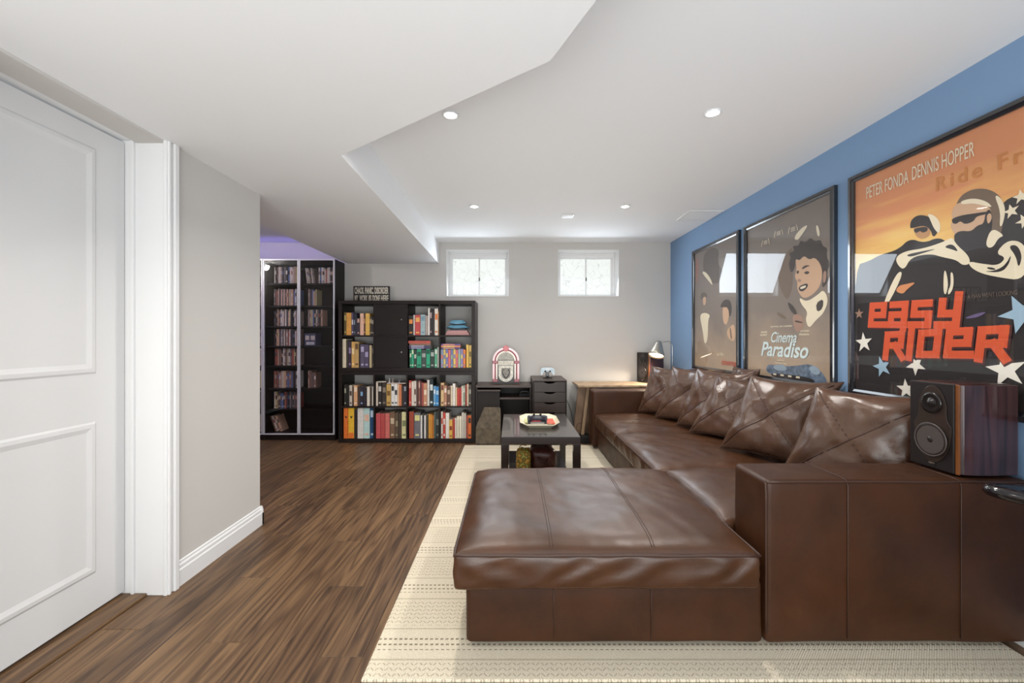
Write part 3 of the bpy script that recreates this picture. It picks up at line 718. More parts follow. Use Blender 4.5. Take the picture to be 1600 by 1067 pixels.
# ---------------------------------------------------------------- loudspeakers
def speaker(label):
    o = thing('bookshelf_speaker', label, 'speaker', group='wooden bookshelf speakers')
    w2, dp, H = .1025, .222, .338
    def side(sgn):
        pr = [(.010, sgn*.080), (.022, sgn*.094), (.05, sgn*.102), (dp*.6, sgn*.1025), (dp, sgn*.092), (dp, sgn*.078), (.010, sgn*.078)]
        return MB().prism(pr, .006, H-.004).build('side_panel', rosewood, o, .003)
    side(-1); side(1)
    B('cabinet', .010, dp-.004, -.0775, .0775, .004, H, M('dark_cherry', '#2f1815', .25, coat=.4, var=.2), o, .004)
    MB().box(.004, .012, -.0935, -.0785, .004, H-.002).build('front_edge', amber_wood, o, .003)
    B('baffle', .0, .0095, -.078, .095, .004, H-.002, M('baffle_brown_black', '#191311', .45), o, .003)
    n = (-1, 0, 0)
    gp = []
    for k in range(48):
        a = 2*PI*k/48; y = math.cos(a); z = math.sin(a)
        gp.append((y*(.074 if z < .1 else .064)*(1-.12*math.exp(-((z-.25)/.2)**2)), .175+z*.150 if z > 0 else .175+z*.148))
    MB().prism(gp, -.0035, -.0005, axis=0).build('grille_plate', M('grille_plate_brown', '#2e241f', .3, coat=.3), o, .001)
    wf = MB().lathe([(.060, .0), (.062, .006), (.056, .009), (.052, .006), (.040, .004), (.018, -.002), (.016, .004), (.008, .010), (0, .011)], (-.0035, 0, .115), n, 32).build('woofer', M('woofer_cone', '#241c19', .3), o)
    MB().lathe([(.0625, .004), (.0655, .0075), (.0625, .010), (.060, .0075)], (-.0035, 0, .115), n, 32).build('surround', M('grey_trim_ring', '#4a4340', .3), wf)
    tw = MB().lathe([(.040, .0), (.041, .005), (.030, .006), (.022, .002), (.016, .004), (.010, .010), (0, .012)], (-.0035, 0, .258), n, 28).build('tweeter', M('tweeter_dark', '#1b1716', .22), o)
    MB().box(-.006, -.0036, -.012, .012, .022, .028).build('badge', chrome, o)
    for y in (-.07, .07):
        for x in (.02, .2): MB().lathe([(.008, 0), (.008, .0045)], (x, y, 0), n=10).build('rubber_foot', black_matt, o)
    return o
sp1 = speaker('large wooden speaker with two drivers on the near sofa arm'); sp1.location = (1.632, 1.651, .622)
sp2 = copy_tree(sp1); sp2.location = (1.475, 4.80, .629); sp2.rotation_euler = (0, 0, .45); sp2['label'] = 'small dark wooden speaker on the far side table behind the desk lamp'

# ---------------------------------------------------------------- bookcases with cubes
KX, KY0, KY1 = -1.872, 4.588, 4.962; KW = 1.474; T1, T2 = .038, .016; CW = (KW-2*T1-3*T2)/4; KH = .764; CH = (KH-2*T1-T2)/2
def bookcase(z, label):
    o = thing('cube_bookcase', label, 'bookcase', (KX, KY0, z), 0, 'stacked cube bookcases'); d = KY1-KY0
    B('side_panel', 0, T1, 0, d, T1, KH-T1, espresso, o, .0015); B('side_panel', KW-T1, KW, 0, d, T1, KH-T1, espresso, o, .0015)
    B('bottom_panel', 0, KW, 0, d, 0, T1-.0003, espresso, o, .0015); B('top_panel', 0, KW, 0, d, KH-T1+.0003, KH, espresso, o, .0015)
    for k in range(1, 4):
        x = T1+k*CW+(k-1)*T2; 
        for r in (0, 1):
            zz = T1+r*(CH+T2); B('divider', x, x+T2, .002, d-.002, zz+.0002, zz+CH-.0002, espresso, o)
    B('shelf', T1, KW-T1, .002, d-.002, T1+CH, T1+CH+T2, espresso, o)
    return o
Z0, Z1 = .004, .7695
k0 = bookcase(Z0, 'lower espresso cube bookcase standing on the floor')
k1 = bookcase(Z1, 'upper espresso cube bookcase with two closed doors stacked on the lower')
for r in (0, 1):
    x0 = T1+CW+T2; zz = T1+r*(CH+T2)
    dr = B('door', x0+.001, x0+CW-.001, .0, .018, zz+.001, zz+CH-.001, espresso_in, k1, .0015)
    B('door_box', x0+.003, x0+CW-.003, .019, .36, zz+.003, zz+CH-.003, espresso_in, k1)
    MB().lathe([(.004, 0), (.004, .008), (.009, .012), (.009, .018), (.005, .021)], (x0+CW-.045, 0, zz+CH*.5), (0, -1, 0), 14).build('knob', steel, dr)
import colorsys
def cname(h):
    r, g, b = [int(h[i:i+2], 16)/255 for i in (1, 3, 5)]; H, S_, V = colorsys.rgb_to_hsv(r, g, b); H *= 360
    if V < .22: return 'black'
    if S_ < .12: return 'white' if V > .8 else 'light grey' if V > .6 else 'grey' if V > .38 else 'dark grey'
    if V < .36 and (H < 50 or H > 330): return 'dark brown'
    if 15 <= H < 55 and S_ < .33: return 'cream' if V > .7 else 'taupe'
    if H < 14 or H > 340: return ('dark red' if V < .55 else 'red') if S_ > .48 else 'dusky pink'
    if H < 32: return 'orange' if V > .75 and S_ > .6 else 'tan' if V > .7 else 'brown'
    if H < 70: return 'yellow' if V > .7 and S_ > .35 else 'pale yellow' if V > .7 else 'olive'
    if H < 175: return 'green' if S_ > .25 else 'grey green'
    if H < 250: return ('dark blue' if V < .5 else 'blue') if S_ > .2 else 'grey blue'
    return 'purple'
ORD = 'first second third fourth fifth sixth seventh eighth ninth tenth eleventh twelfth thirteenth fourteenth fifteenth sixteenth seventeenth eighteenth nineteenth twentieth'.split()
BM = {}
def cmat(h, rough=.5):
    if h not in BM: BM[h] = M('cover_'+h[1:], h, rough, var=.12, vs=40)
    return BM[h]
def book(x0, x1, y0, z0, h, d, cover, band, name='book', bandpos=.6, tilt=0):
    w_ = x1-x0; t = min(.0025, w_*.15); mb = MB()
    mb.box(0, t, 0, d, 0, h).box(w_-t, w_, 0, d, 0, h).box(t, w_-t, 0, t, 0, h)
    mb.box(t, w_-t, t, d-.004, .003, h-.003, 1)
    if band:
        mb.box(w_*.12, w_*.88, -.0005, .0, h*bandpos, h*min(.96, bandpos+.22), 2)
        mb.box(w_*.2, w_*.8, -.0005, .0, h*.10, h*.17, 2)
    o = mb.build(name, [cmat(cover), page, cmat(band or cover)]); o.location = (x0, y0, z0)
    if tilt: o.rotation_euler = (0, tilt, 0)
    return o
ROWN = ['bottom row', 'third row', 'second row', 'top row']; COLN = ['first', 'second', 'third', 'last']
def X_(px): return KX+(px-55)*.0010358
SC = .0010358
LAST = []
def cell(row, col, items, depth=.19):
    LAST.clear()
    zb = (Z0, Z0, Z1, Z1)[row]+T1+(0, CH+T2, 0, CH+T2)[row]+.0006
    cl = KX+T1+col*(CW+T2)+.001; cr = cl+CW-.002
    prev = cl
    for k, it in enumerate(items):
        a, b, h, c = it[:4]; band = it[4] if len(it) > 4 else None
        x0 = max(prev, X_(a)+.0006, cl); x1 = min(X_(b)-.0006, cr)
        if x1-x0 < .006: x0 = max(prev, x1-.012)
        prev = x1+.0006
        o = book(x0, x1, KY0+.018+random.random()*.012, zb, min(h*SC, CH-.006), depth+random.random()*.03, c, band, bandpos=.45+random.random()*.3)
        tag(o, '%s book, %s from left in the %s cube of the %s' % (cname(c), ORD[k], COLN[col], ROWN[row]), 'book', 'books in the %s cube of the %s' % (COLN[col], ROWN[row]))
        LAST.append(o)
    return zb, cl, cr
cell(3, 0, [(105,130,240,'#6b5a33','#c9b070'),(132,183,235,'#e0a04a'),(185,205,238,'#5a4a66','#d8d0d0'),(206,222,230,'#2b2c3a','#9aa0b0'),(223,240,226,'#30303f'),(241,270,180,'#3a2c3c','#c9a08c'),(272,312,228,'#e6b9a0'),(313,330,228,'#5a3326','#c98a5c'),(331,375,228,'#e2b45a'),(376,395,200,'#4a4038','#cbbb99'),(397,424,190,'#3a3030','#d8cfc0')])
cell(2, 0, [(92,127,300,'#efe0c4'),(129,150,285,'#4a4038'),(152,180,275,'#3d2f40','#a08ab0'),(182,214,272,'#d9a860','#f0dca8'),(216,258,270,'#caa368','#6a4a2c'),(260,275,250,'#2a2326'),(277,320,245,'#5c5268','#b8aecb'),(321,364,242,'#544a62','#a8a0c0'),(370,394,235,'#c8b48c'),(396,425,230,'#40362f','#8a8070')])
cell(3, 2, [(780,828,205,'#2a2420','#e8924a'),(830,845,212,'#d8cfc8'),(847,903,210,'#c2494a','#e8b060'),(905,954,215,'#9fb4b8','#7a98a8'),(956,984,205,'#a99a94'),(986,1002,285,'#e8e2dc'),(1004,1026,262,'#33262a','#b8a0a0'),(1028,1050,255,'#2c2226'),(1052,1088,278,'#e7dcd0','#e07a3a'),(1090,1104,250,'#e3a15a')])
z, cl, cr = cell(2, 2, [(790,810,188,'#1f7a5c','#d8e0c0'),(812,835,195,'#2fa27c','#e0e8c0'),(837,865,188,'#34413a','#c0c8b8'),(867,914,195,'#2d9c77','#16503c'),(916,964,188,'#3f4a45','#a0a8a0'),(966,1005,195,'#2aa27a','#16503c'),(1007,1050,188,'#2f3f39','#a8b0a8'),(1052,1080,200,'#5ba884','#e0e8d8'),(1082,1103,215,'#d8d4cc')])
def flat_book(x0, x1, y0, d, z0, h, c, label, band=None, group=None):
    t = .0018; mb = MB().box(0, x1-x0, 0, d, 0, t).box(0, x1-x0, 0, d, h-t, h).box(0, x1-x0, 0, t, t, h-t).box(.003, x1-x0-.003, t, d-.003, t, h-t, 1)
    if band: mb.box((x1-x0)*.1, (x1-x0)*.7, -.0005, 0, h*.25, h*.75, 2)
    o = mb.build('book', [cmat(c), page, cmat(band or c)]); o.location = (x0, y0, z0); return tag(o, label, 'book', group)
zz = z+195*SC+.001
for c, h, x0, x1, b, nm in (('#4a3d5c', .021, 786, 1008, '#b0a8c8', 'lowest dark purple'), ('#4d4a66', .019, 785, 1012, '#c8c4d8', 'second slate purple'), ('#8c6a52', .017, 790, 1008, None, 'third brown'), ('#b9554a', .030, 780, 1008, None, 'topmost brick red')):
    if zz+h > z+CH-.002: h = z+CH-.002-zz
    flat_book(X_(x0), X_(x1), KY0+.02, .16, zz, h, c, nm+' book lying flat on the green books', b, 'books lying flat on the green books'); zz += h+.0006
cc = ['#8c9cc0','#d8c070','#7b78b0','#d97068','#7280a8','#e8c86a','#c86a80','#9ab890','#8c84b8','#e0803c']
z, cl, cr = cell(2, 3, [(1118+k*26,1142+k*26,190+(k % 3)*3,c,cc[(k+3) % 10]) for k, c in enumerate(cc)]+[(1384,1409,240,'#e0b85c'),(1411,1437,235,'#cfae60','#6a5a30')])
for k, (c, b) in enumerate((('#5a4a80', '#e0b080'), ('#d8885c', '#f0d080'), ('#6a5290', '#e8a070'))):
    flat_book(X_(1120), X_(1322), KY0+.02, .16, z+.2025+k*.0195, .018, c, ('lowest', 'middle', 'topmost')[k]+' flat book on the many coloured spines', b, 'books lying flat on the many coloured spines')
cell(1, 0, [(105,130,220,'#2e2c26','#a8a890'),(132,160,212,'#2a2420'),(162,190,214,'#cfc4b4','#4a3a30'),(192,205,205,'#4a3a30'),(207,245,214,'#dca77c','#f0dcc0'),(247,270,200,'#4a3a34'),(272,304,200,'#2d2430','#8ab0d0'),(306,345,195,'#2a2228'),(347,375,200,'#e8dccb'),(377,392,190,'#4a3c36'),(394,421,200,'#e6dbca')])
cell(1, 1, [(440,460,245,'#ead9c6'),(462,500,238,'#2c2521','#d0c8c0'),(502,545,236,'#3a2f2a','#8a7a6a'),(548,594,225,'#c9a25c','#7a5a28'),(598,630,228,'#e7e2de','#2a2a2a'),(632,664,228,'#e9e5e0','#3a3a3a'),(666,684,225,'#e8b48c'),(686,705,222,'#dd8458'),(707,730,212,'#3a2d2a'),(732,765,215,'#2a2a3a','#b0b0c0')])
cell(1, 2, [(783,808,265,'#c9453f','#e8b0a0'),(810,835,255,'#e8dacb'),(837,860,260,'#d9cfc4','#6a4a40'),(862,880,250,'#5a3a34'),(882,900,262,'#8a5a50','#d0b0a0'),(902,920,250,'#6b3a3c'),(922,936,240,'#b85a50'),(938,972,236,'#c98f6c','#f0d8c0'),(974,998,270,'#dcd4cb'),(1000,1038,280,'#1d2a2c','#d8e0e0'),(1040,1062,205,'#6da3c9','#e8f0f4'),(1064,1101,200,'#3c8fd0','#b8d8f0')])
cell(1, 3, [(1118,1150,240,'#e0bd8a','#7a3a30'),(1152,1180,208,'#b98268','#f0e0d0'),(1182,1218,200,'#6a4a3a','#c0a890'),(1220,1240,210,'#dccbb0'),(1242,1268,232,'#ece5dc'),(1270,1286,190,'#e0c8a0'),(1288,1310,180,'#c9463c'),(1312,1332,186,'#b8382f'),(1334,1350,205,'#e5d8c6'),(1352,1370,212,'#8fa08c','#e0e0d0'),(1372,1390,218,'#a04a3c'),(1392,1408,228,'#d8c4a8'),(1410,1437,215,'#4a4038','#a0a090')])
cell(0, 0, [(103,146,318,'#e87730'),(148,210,318,'#ecbc38'),(214,244,300,'#2a2222'),(248,309,318,'#ddd8d0'),(311,375,318,'#b8d4d0','#e0b8a0'),(378,427,316,'#1f4a76','#c8d8e8')], .24)  # third item is a near-black block painting the dark gap between books
for bk, cxm, sc_ in ((LAST[0], .024, .014), (LAST[1], .033, .017)):
    MB().prism([(cxm-sc_, .245), (cxm-sc_*.3, .236), (cxm, .242), (cxm+sc_*.3, .236), (cxm+sc_, .247), (cxm+sc_*.35, .222), (cxm, .212), (cxm-sc_*.35, .222)], -.0006, -.0001, axis=1).build('emblem', M('emblem_black', '#1c1612', .6), bk)
MB().box(.004, .058, -.0006, -.0001, 0.001, .062).build('lower_band', cmat('#e87730'), LAST[1])
cell(0, 1, [(440,486,262,'#c9555a'),(488,534,258,'#b84a48'),(536,582,262,'#cf6f66'),(586,636,275,'#7a5c44','#cdb89a'),(638,672,265,'#5a4a38','#9a8a70'),(674,708,262,'#4a3c30'),(710,766,275,'#dfd9a0','#8a9060')])
cell(0, 2, [(785,834,278,'#a84a34'),(838,904,265,'#6f6d74','#e0d890'),(906,924,240,'#e2ded8'),(926,942,238,'#2b2b2b'),(944,962,240,'#e0dcd6'),(966,986,250,'#4a4034'),(988,1008,252,'#e0a040'),(1010,1028,250,'#d88f30'),(1030,1044,242,'#c87a2e'),(1046,1064,275,'#556058'),(1066,1101,280,'#2c302e','#7a8078')])
cell(0, 3, [(1120,1140,280,'#dcd0c4','#c9463c'),(1142,1165,270,'#c9463c','#f0e0d8'),(1168,1204,265,'#e8e0d6'),(1206,1240,192,'#e0b050','#8a3a20'),(1242,1264,205,'#b84038'),(1266,1282,210,'#e6dccf'),(1284,1308,230,'#e0d8c0'),(1310,1334,232,'#e4dcc6'),(1336,1358,270,'#cfc8ba'),(1360,1381,262,'#c4bcae'),(1383,1400,235,'#9a4a3a'),(1402,1437,240,'#d86c2c','#2a2a2a')])
# flat books and small figures on the tops of rows
zt = Z0+T1+CH+T2
flat_book(X_(440), X_(540), KY0+.03, .15, zt+.2555, .008, '#e8ddd0', 'thin cream booklet lying on the second cube books', None, 'booklets lying on top of book rows')
flat_book(X_(552), X_(750), KY0+.03, .15, zt+.2385, .010, '#c9b8ae', 'pinkish booklet under the small figures', None, 'booklets lying on top of book rows')
for k, (px, c, lb) in enumerate(((568, '#d8d0ca', 'leftmost small pale figure standing on the book row'), (604, '#b8aca4', 'second small pale figure standing on the book row'), (672, '#8f8a90', 'third small grey figure standing on the book row'))):
    o = thing('figurine', lb, 'figurine', (X_(px), KY0+.07, zt+.2490), 0, 'small figures on the book row')
    MB().lathe([(.011, 0), (.012, .004), (.006, .008), (.010, .022), (.006, .030)], n=12).build('body', cmat(c), o)
    MB().lathe([(.003, .030), (.009, .036), (.010, .042), (.006, .049), (0, .051)], n=12).build('head', cmat(c), o)
# pagoda-like stack in the top right cube
z = Z1+T1+CH+T2+.0006; cx = X_(1285)
o = thing('pagoda_model', 'small blue tiered model with flared roofs in the top right cube', 'model', (cx, KY0+.13, z))
MB().prism([(-.135, 0), (.135, 0), (.105, .052), (-.105, .052)], -.07, .07, axis=1).build('base', M('dusky_rose', '#b98a88', .6), o, .003)
B('tier', -.085, .085, -.05, .05, .052, .075, M('dark_slate', '#2a2f3a', .5), o)
def roof(zb, w_, d_, h):
    vs = [(-w_, -d_, zb+.012), (w_, -d_, zb+.012), (w_, d_, zb+.012), (-w_, d_, zb+.012), (0, -d_, zb), (w_, 0, zb), (0, d_, zb), (-w_, 0, zb), (-w_*.62, -d_*.55, zb+h), (w_*.62, -d_*.55, zb+h), (w_*.62, d_*.55, zb+h), (-w_*.62, d_*.55, zb+h)]
    MB().add(vs, [(0, 4, 9, 8), (4, 1, 9), (1, 5, 10, 9), (5, 2, 10), (2, 6, 11, 10), (6, 3, 11), (3, 7, 8, 11), (7, 0, 8), (8, 9, 10, 11), (0, 7, 3, 6, 2, 5, 1, 4)]).build('roof', M('teal_blue', '#5f93ad', .45), o)
roof(.075, .118, .065, .034); B('tier', -.062, .062, -.032, .032, .109, .122, M('dark_slate'), o); roof(.122, .092, .055, .044)
# motto sign
o = thing('motto_sign', 'black wooden block sign reading CHAOS. PANIC. DISORDER on the bookcase', 'sign', (-1.835, 4.93, Z1+KH+.0005), 0)
SW, SH = .415, .195
B('board', 0, SW, 0, .022, 0, SH, M('sign_charcoal', '#3a3432', .6), o, .001)
mb = MB(); f = .005
mb.box(0, SW, -.003, 0, 0, f).box(0, SW, -.003, 0, SH-f, SH).box(0, f, -.003, 0, f, SH-f).box(SW-f, SW, -.003, 0, f, SH-f).box(f, SW-f, -.003, 0, SH*.47, SH*.47+.006)
mb.build('border', M('sign_black', '#14100f', .6), o)
LT = M('sign_lettering', '#e6dccb', .6)
for s_, x, w_, zb in (('CHAOS.', .012, .108, .106), ('PANIC.', .132, .10, .106), ('DISORDER', .244, .160, .106), ('MY', .012, .04, .016), ('WORK', .068, .095, .016), ('IS', .176, .03, .016), ('DONE', .220, .085, .016), ('HERE', .318, .086, .016)):
    text_obj('lettering', s_, LT, o, w_, .078, (x, -.0008, zb), .035, depth=.0006, rot=(PI/2, 0, 0))

# ---------------------------------------------------------------- glazed disc cabinets
alu = M('white_aluminium', '#dcdae2', .35, .2)
SHZ = [1.738, 1.489, 1.261, 1.041, .822, .569, .338]
def cabinet(x0, label):
    o = thing('glass_cabinet', label, 'cabinet', (x0, 4.704, 0), 0, 'glass-door disc cabinets'); W = .789; d = .262; t = .018
    B('side_panel', 0, t, 0, d, .0, 2.0, espresso, o); B('side_panel', W-t, W, 0, d, 0, 2.0, espresso, o)
    B('back_panel', t, W-t, d-.006, d, .08, 1.98, espresso_in, o); B('top_panel', t, W-t, 0, d, 1.98, 2.0, espresso, o)
    B('bottom_panel', t, W-t, 0, d, .065, .08, espresso, o); B('plinth', t, W-t, .01, .028, 0, .064, espresso, o)
    for z in SHZ: B('shelf', t+.0005, W-t-.0005, .02, d-.008, z-.016, z, espresso, o)
    for k in (0, 1):
        a = .002+k*W/2; b = a+W/2-.004; f = .013; z0, z1 = .066, 1.998
        dr = MB().box(a, a+f, -.022, -.003, z0, z1).box(b-f, b, -.022, -.003, z0, z1).box(a+f, b-f, -.022, -.003, z1-f, z1).box(a+f, b-f, -.022, -.003, z0, z0+f).build('door', alu, o)
        B('glass_pane', a+f, b-f, -.015, -.011, z0+f, z1-f, glass_m, dr)
        hx = b-.010 if k else a+.010
        MB().lathe([(.005, 0), (.007, .012)], (hx if k == 0 else b-.01, -.022, 1.0), (0, -1, 0), 10).build('knob', alu, dr)
    return o
ca = cabinet(-2.742, 'tall dark cabinet with two white-framed glass doors beside the bookcase')
cb_ = cabinet(-3.533, 'tall glass-door cabinet mostly hidden behind the grey wall corner')
levels = [1.738, 1.489, 1.261, 1.041, .822, .569, .338, .08]
LN = ['top', 'second', 'third', 'fourth', 'fifth', 'sixth', 'seventh', 'bottom']
pal = ['#e0cfc4', '#c2a090', '#7a6460', '#3c3436', '#cbbcb4', '#8f6a58', '#d8ab92', '#5c5058', '#ece2da', '#8a7c76', '#a8584c', '#2e282c', '#6478a8', '#d0bd8c']
def discs(lv, xa, xb, side, hs=.19, dens=1.0, tilt=0, y=4.775):
    x = xa; k = 0; z = levels[lv]+.0007
    while x < xb-.012:
        w_ = random.choice([.0135, .0135, .0145, .0145, .022])
        if random.random() < dens:
            c = random.choice(pal); h = hs+random.choice([0, 0, 0, -.018, .004])
            o = book(x, x+w_, y+random.random()*.01, z, h, .135, c, random.choice(pal) if random.random() < .7 else None, 'disc_case', .55, tilt)
            if k < 20: wh = ORD[k]
            else: wh = 'last'
            tag(o, '%s disc case, %s from left on the %s shelf, %s' % (cname(c), wh, LN[lv], side), 'disc case', 'disc cases on the %s shelf behind the %s' % (LN[lv], side)); k += 1
        x += w_+.0007+(abs(math.sin(tilt))*.004)
for lv in range(7): discs(lv, -2.672, -2.40, 'left glass door', .17 if lv == 7 else .188)
discs(7, -2.66, -2.56, 'left glass door', .18, 1, -.35); 
discs(0, -2.30, -2.20, 'right glass door', .175, 1, -.12); discs(0, -2.17, -1.985, 'right glass door centre', .18, 1)
discs(1, -2.29, -2.185, 'right glass door', .185); discs(2, -2.29, -2.12, 'right glass door', .185); discs(5, -2.29, -2.20, 'right glass door', .19)
o = thing('disc_box_set', 'white and purple boxed disc set on the fourth shelf, right glass door', 'box', (-2.335, 4.79, 1.0417))
B('box', 0, .125, 0, .13, 0, .14, cmat('#54506a'), o, .001)
for a, b in ((.01, .085), (.07, .085)):
    B('label', a, a+.045, -.001, .0, b-.02, b+.03, cmat('#d8c8c0'), o)
B('label', .02, .11, -.001, 0, .012, .045, cmat('#e0d8d8'), o)
for lv in range(8): discs(lv, -2.862, -2.80, 'hidden cabinet door', .188)

# ---------------------------------------------------------------- desk unit, jukebox, drawer unit
o = thing('media_desk', 'low dark brown desk with open bay between bookcase and drawer unit', 'desk', (-.392, 4.58, 0)); DW = .602; DD = .38
B('top_board', 0, DW, 0, DD, .595, .62, M('desk_top', '#3a2a22', .38, var=.15), o, .002)
B('back_panel', .0, DW, DD-.01, DD, .02, .594, espresso_in, o)
B('side_panel', DW-.02, DW, .0, DD-.012, 0, .594, espresso, o)
B('side_panel', 0, .02, 0, DD-.012, 0, .594, espresso, o)
B('cabinet_box', .021, .262, .012, DD-.012, .03, .575, espresso_in, o); B('door', .022, .261, -.006, .011, .03, .555, espresso_in, o, .002)
B('pull_out_board', .021, .268, -.03, .011, .558, .574, M('desk_top'), o, .002)
B('shelf', .263, DW-.021, .0, DD-.012, .47, .488, M('desk_shelf', '#3e302a', .35), o)
B('floor_board', .263, DW-.021, .01, DD-.012, .03, .048, espresso_in, o)
o = thing('game_console', 'small black device on the desk shelf under the jukebox', 'console', (.075, 4.63, .4885))
B('body', 0, .12, 0, .16, 0, .035, black_gloss, o, .006); MB().tube([(.01, -.0, .045), (.04, .01, .060), (.09, .01, .060), (.115, 0, .045)], .014, 10).build('top_grip', black_matt, o)
B('feet', .01, .11, .01, .15, .0, .004, black_matt, o)
# jukebox
o = thing('tabletop_jukebox', 'small arched pink and white tabletop jukebox on the desk', 'jukebox', (-.068, 4.79, .6205))
def arch(w_, zc, n=14, z0=.02, y=0): return [(-w_, y, z0), (-w_, y, zc*.5)]+[(-w_*math.cos(PI*k/n), y, zc+w_*math.sin(PI*k/n)) for k in range(n+1)]+[(w_, y, zc*.5), (w_, y, z0)]
pink = M('pink_glow_tube', '#efc9cc', .25, emit=.25); redm = M('jukebox_red', '#a83a48', .3); silver = M('silvery_trim', '#c8c2b8', .3, .6)
jc = .255
body = [(-.135, .012)]+[(-.135*math.cos(PI*k/16), jc+.135*math.sin(PI*k/16)) for k in range(17)]+[(.135, .012)]
MB().prism(body, -.05, .09, axis=1).build('body', M('jukebox_dark', '#2a2320', .35), o, .003)
MB().tube(arch(.137, jc, y=-.052), .012, 10).build('light_tube', pink, o)
MB().tube(arch(.118, jc, y=-.058), .0035, 8).build('light_tube', redm, o)
MB().tube(arch(.103, jc, y=-.052), .010, 10).build('light_tube', M('ivory_tube', '#e8e0d6', .25, emit=.2), o)
MB().prism([(-.088*math.cos(PI*k/12), .265+.085*math.sin(PI*k/12)) for k in range(13)], -.054, -.050, axis=1).build('window_panel', M('jukebox_window', '#a9a59a', .4, var=.3, vs=60), o)
B('title_panel', -.088, .088, -.060, -.050, .205, .258, M('title_cream', '#d0cabc', .4, var=.4, vs=90), o, .002)
gr = [(-.082, .20)]+[(-.082*math.cos(PI*k/12), .10-.078*math.sin(PI*k/12)) for k in range(13)]+[(.082, .20)]
MB().prism(gr, -.062, -.050, axis=1).build('grille', M('grille_cream', '#dcd8cc', .4, var=.35, vs=70), o, .002)
gr2 = [(x*.6, (z-.11)*.68+.115) for x, z in gr]
MB().prism(gr2, -.066, -.062, axis=1).build('grille_inset', M('grille_grey', '#8c8880', .5, var=.8, vs=120), o)
mb = MB()
for x in (-.02, .02): mb.tube([(x*.2, -.068, .06), (x*2.2, -.068, .13), (x*1.2, -.068, .165)], .004, 6)
mb.build('scroll', M('jukebox_dark'), o)
for sx in (-1, 1):
    for zz in (.02, .225): MB().box(sx*.12-.030, sx*.12+.030, -.068, -.040, zz, zz+.032).build('clip', M('jukebox_clip', '#7d4a50', .3, .4), o, .004)
MB().lathe([(.034, -.012), (.036, 0), (.028, .012)], (0, -.055, jc+.135), (0, -1, 0), 16).build('crown', M('jukebox_crown', '#c8656a', .3), o)
B('base', -.150, .150, -.068, .092, 0, .014, M('jukebox_dark'), o, .003)
# drawer unit
o = thing('drawer_unit', 'dark brown drawer unit with cut-out handles beside the desk', 'drawers', (.214, 4.43, 0)); W = .357; D_ = .52
B('top_panel', 0, W, 0, D_, .678, .692, M('desk_top'), o, .0015); B('side_panel', 0, .015, .0, D_, .0, .6775, espresso, o); B('side_panel', W-.015, W, .0, D_, 0, .6775, espresso, o)
B('back_panel', .0155, W-.0155, D_-.008, D_, .03, .677, espresso, o); B('bottom_panel', .0155, W-.0155, .01, D_-.01, .03, .045, espresso, o)
zs = [.676, .568, .461, .354, .200, .048]
for a, b in zip(zs, zs[1:]):
    x0, x1 = .017, W-.017; h = a-.004; mid = W/2
    cut = [(mid+.062-.124*k/10, h-.018*math.sin(PI*k/10)**.6) for k in range(11)]
    poly = [(x0, b), (x1, b), (x1, h)]+cut+[(x0, h)]
    MB().prism(poly, .0, .016, axis=1).build('drawer', M('drawer_front', '#2b1e18', .42, var=.12, vs=12), o)
    B('drawer_box', x0+.008, x1-.008, .0165, D_-.02, b+.004, a-.03, espresso_in, o)
# game pads
def gamepad(name, label, loc, body_m, grip_m, group=None):
    g = thing(name, label, 'gamepad', loc, 0, group)
    out = [(-.045, .030), (.045, .030), (.068, .022), (.078, -.010), (.076, -.050), (.062, -.056), (.045, -.020), (.030, -.012), (-.030, -.012), (-.045, -.020), (-.062, -.056), (-.076, -.050), (-.078, -.010), (-.068, .022)]
    MB().prism(smooth_poly(out, 1), .0, .034, smooth=True).build('body', body_m, g, .009, 3)
    for sx in (-1, 1):
        MB().lathe([(.008, 0), (.006, .006), (.010, .010), (.009, .014), (0, .013)], (sx*.026, -.004, .034), n=12).build('stick', black_matt, g)
        MB().prism([(sx*.054, -.018), (sx*.070, -.014), (sx*.070, -.046), (sx*.060, -.050)], .0345, .036).build('grip', grip_m, g)
    B('touchpad', -.022, .022, .006, .026, .034, .0355, grip_m, g, .001)
    for dx, dy in ((.008, 0), (-.008, 0), (0, .008), (0, -.008)): MB().lathe([(.0035, 0), (.003, .003)], (.052+dx, .010+dy, .034), n=8).build('button', steel, g)
    B('direction_pad', -.060, -.044, .007, .013, .034, .0375, steel, g)
    return g
dk = thing('charging_dock', 'black charging dock under the white gamepad on the drawer unit', 'dock', (.388, 4.66, .6925))
B('base', -.05, .05, -.03, .05, 0, .012, black_gloss, dk, .004); B('post', -.018, .018, .012, .032, .0125, .085, black_gloss, dk, .004)
g2 = gamepad('gamepad', 'white gamepad standing upright on the dock above the drawers', (.388, 4.665, .777), M('pale_blue_plastic', '#c8dce6', .3), white_plastic)
g2.rotation_euler = (PI/2*1.04, 0, 0); g2.location = (.388, 4.668, .775)
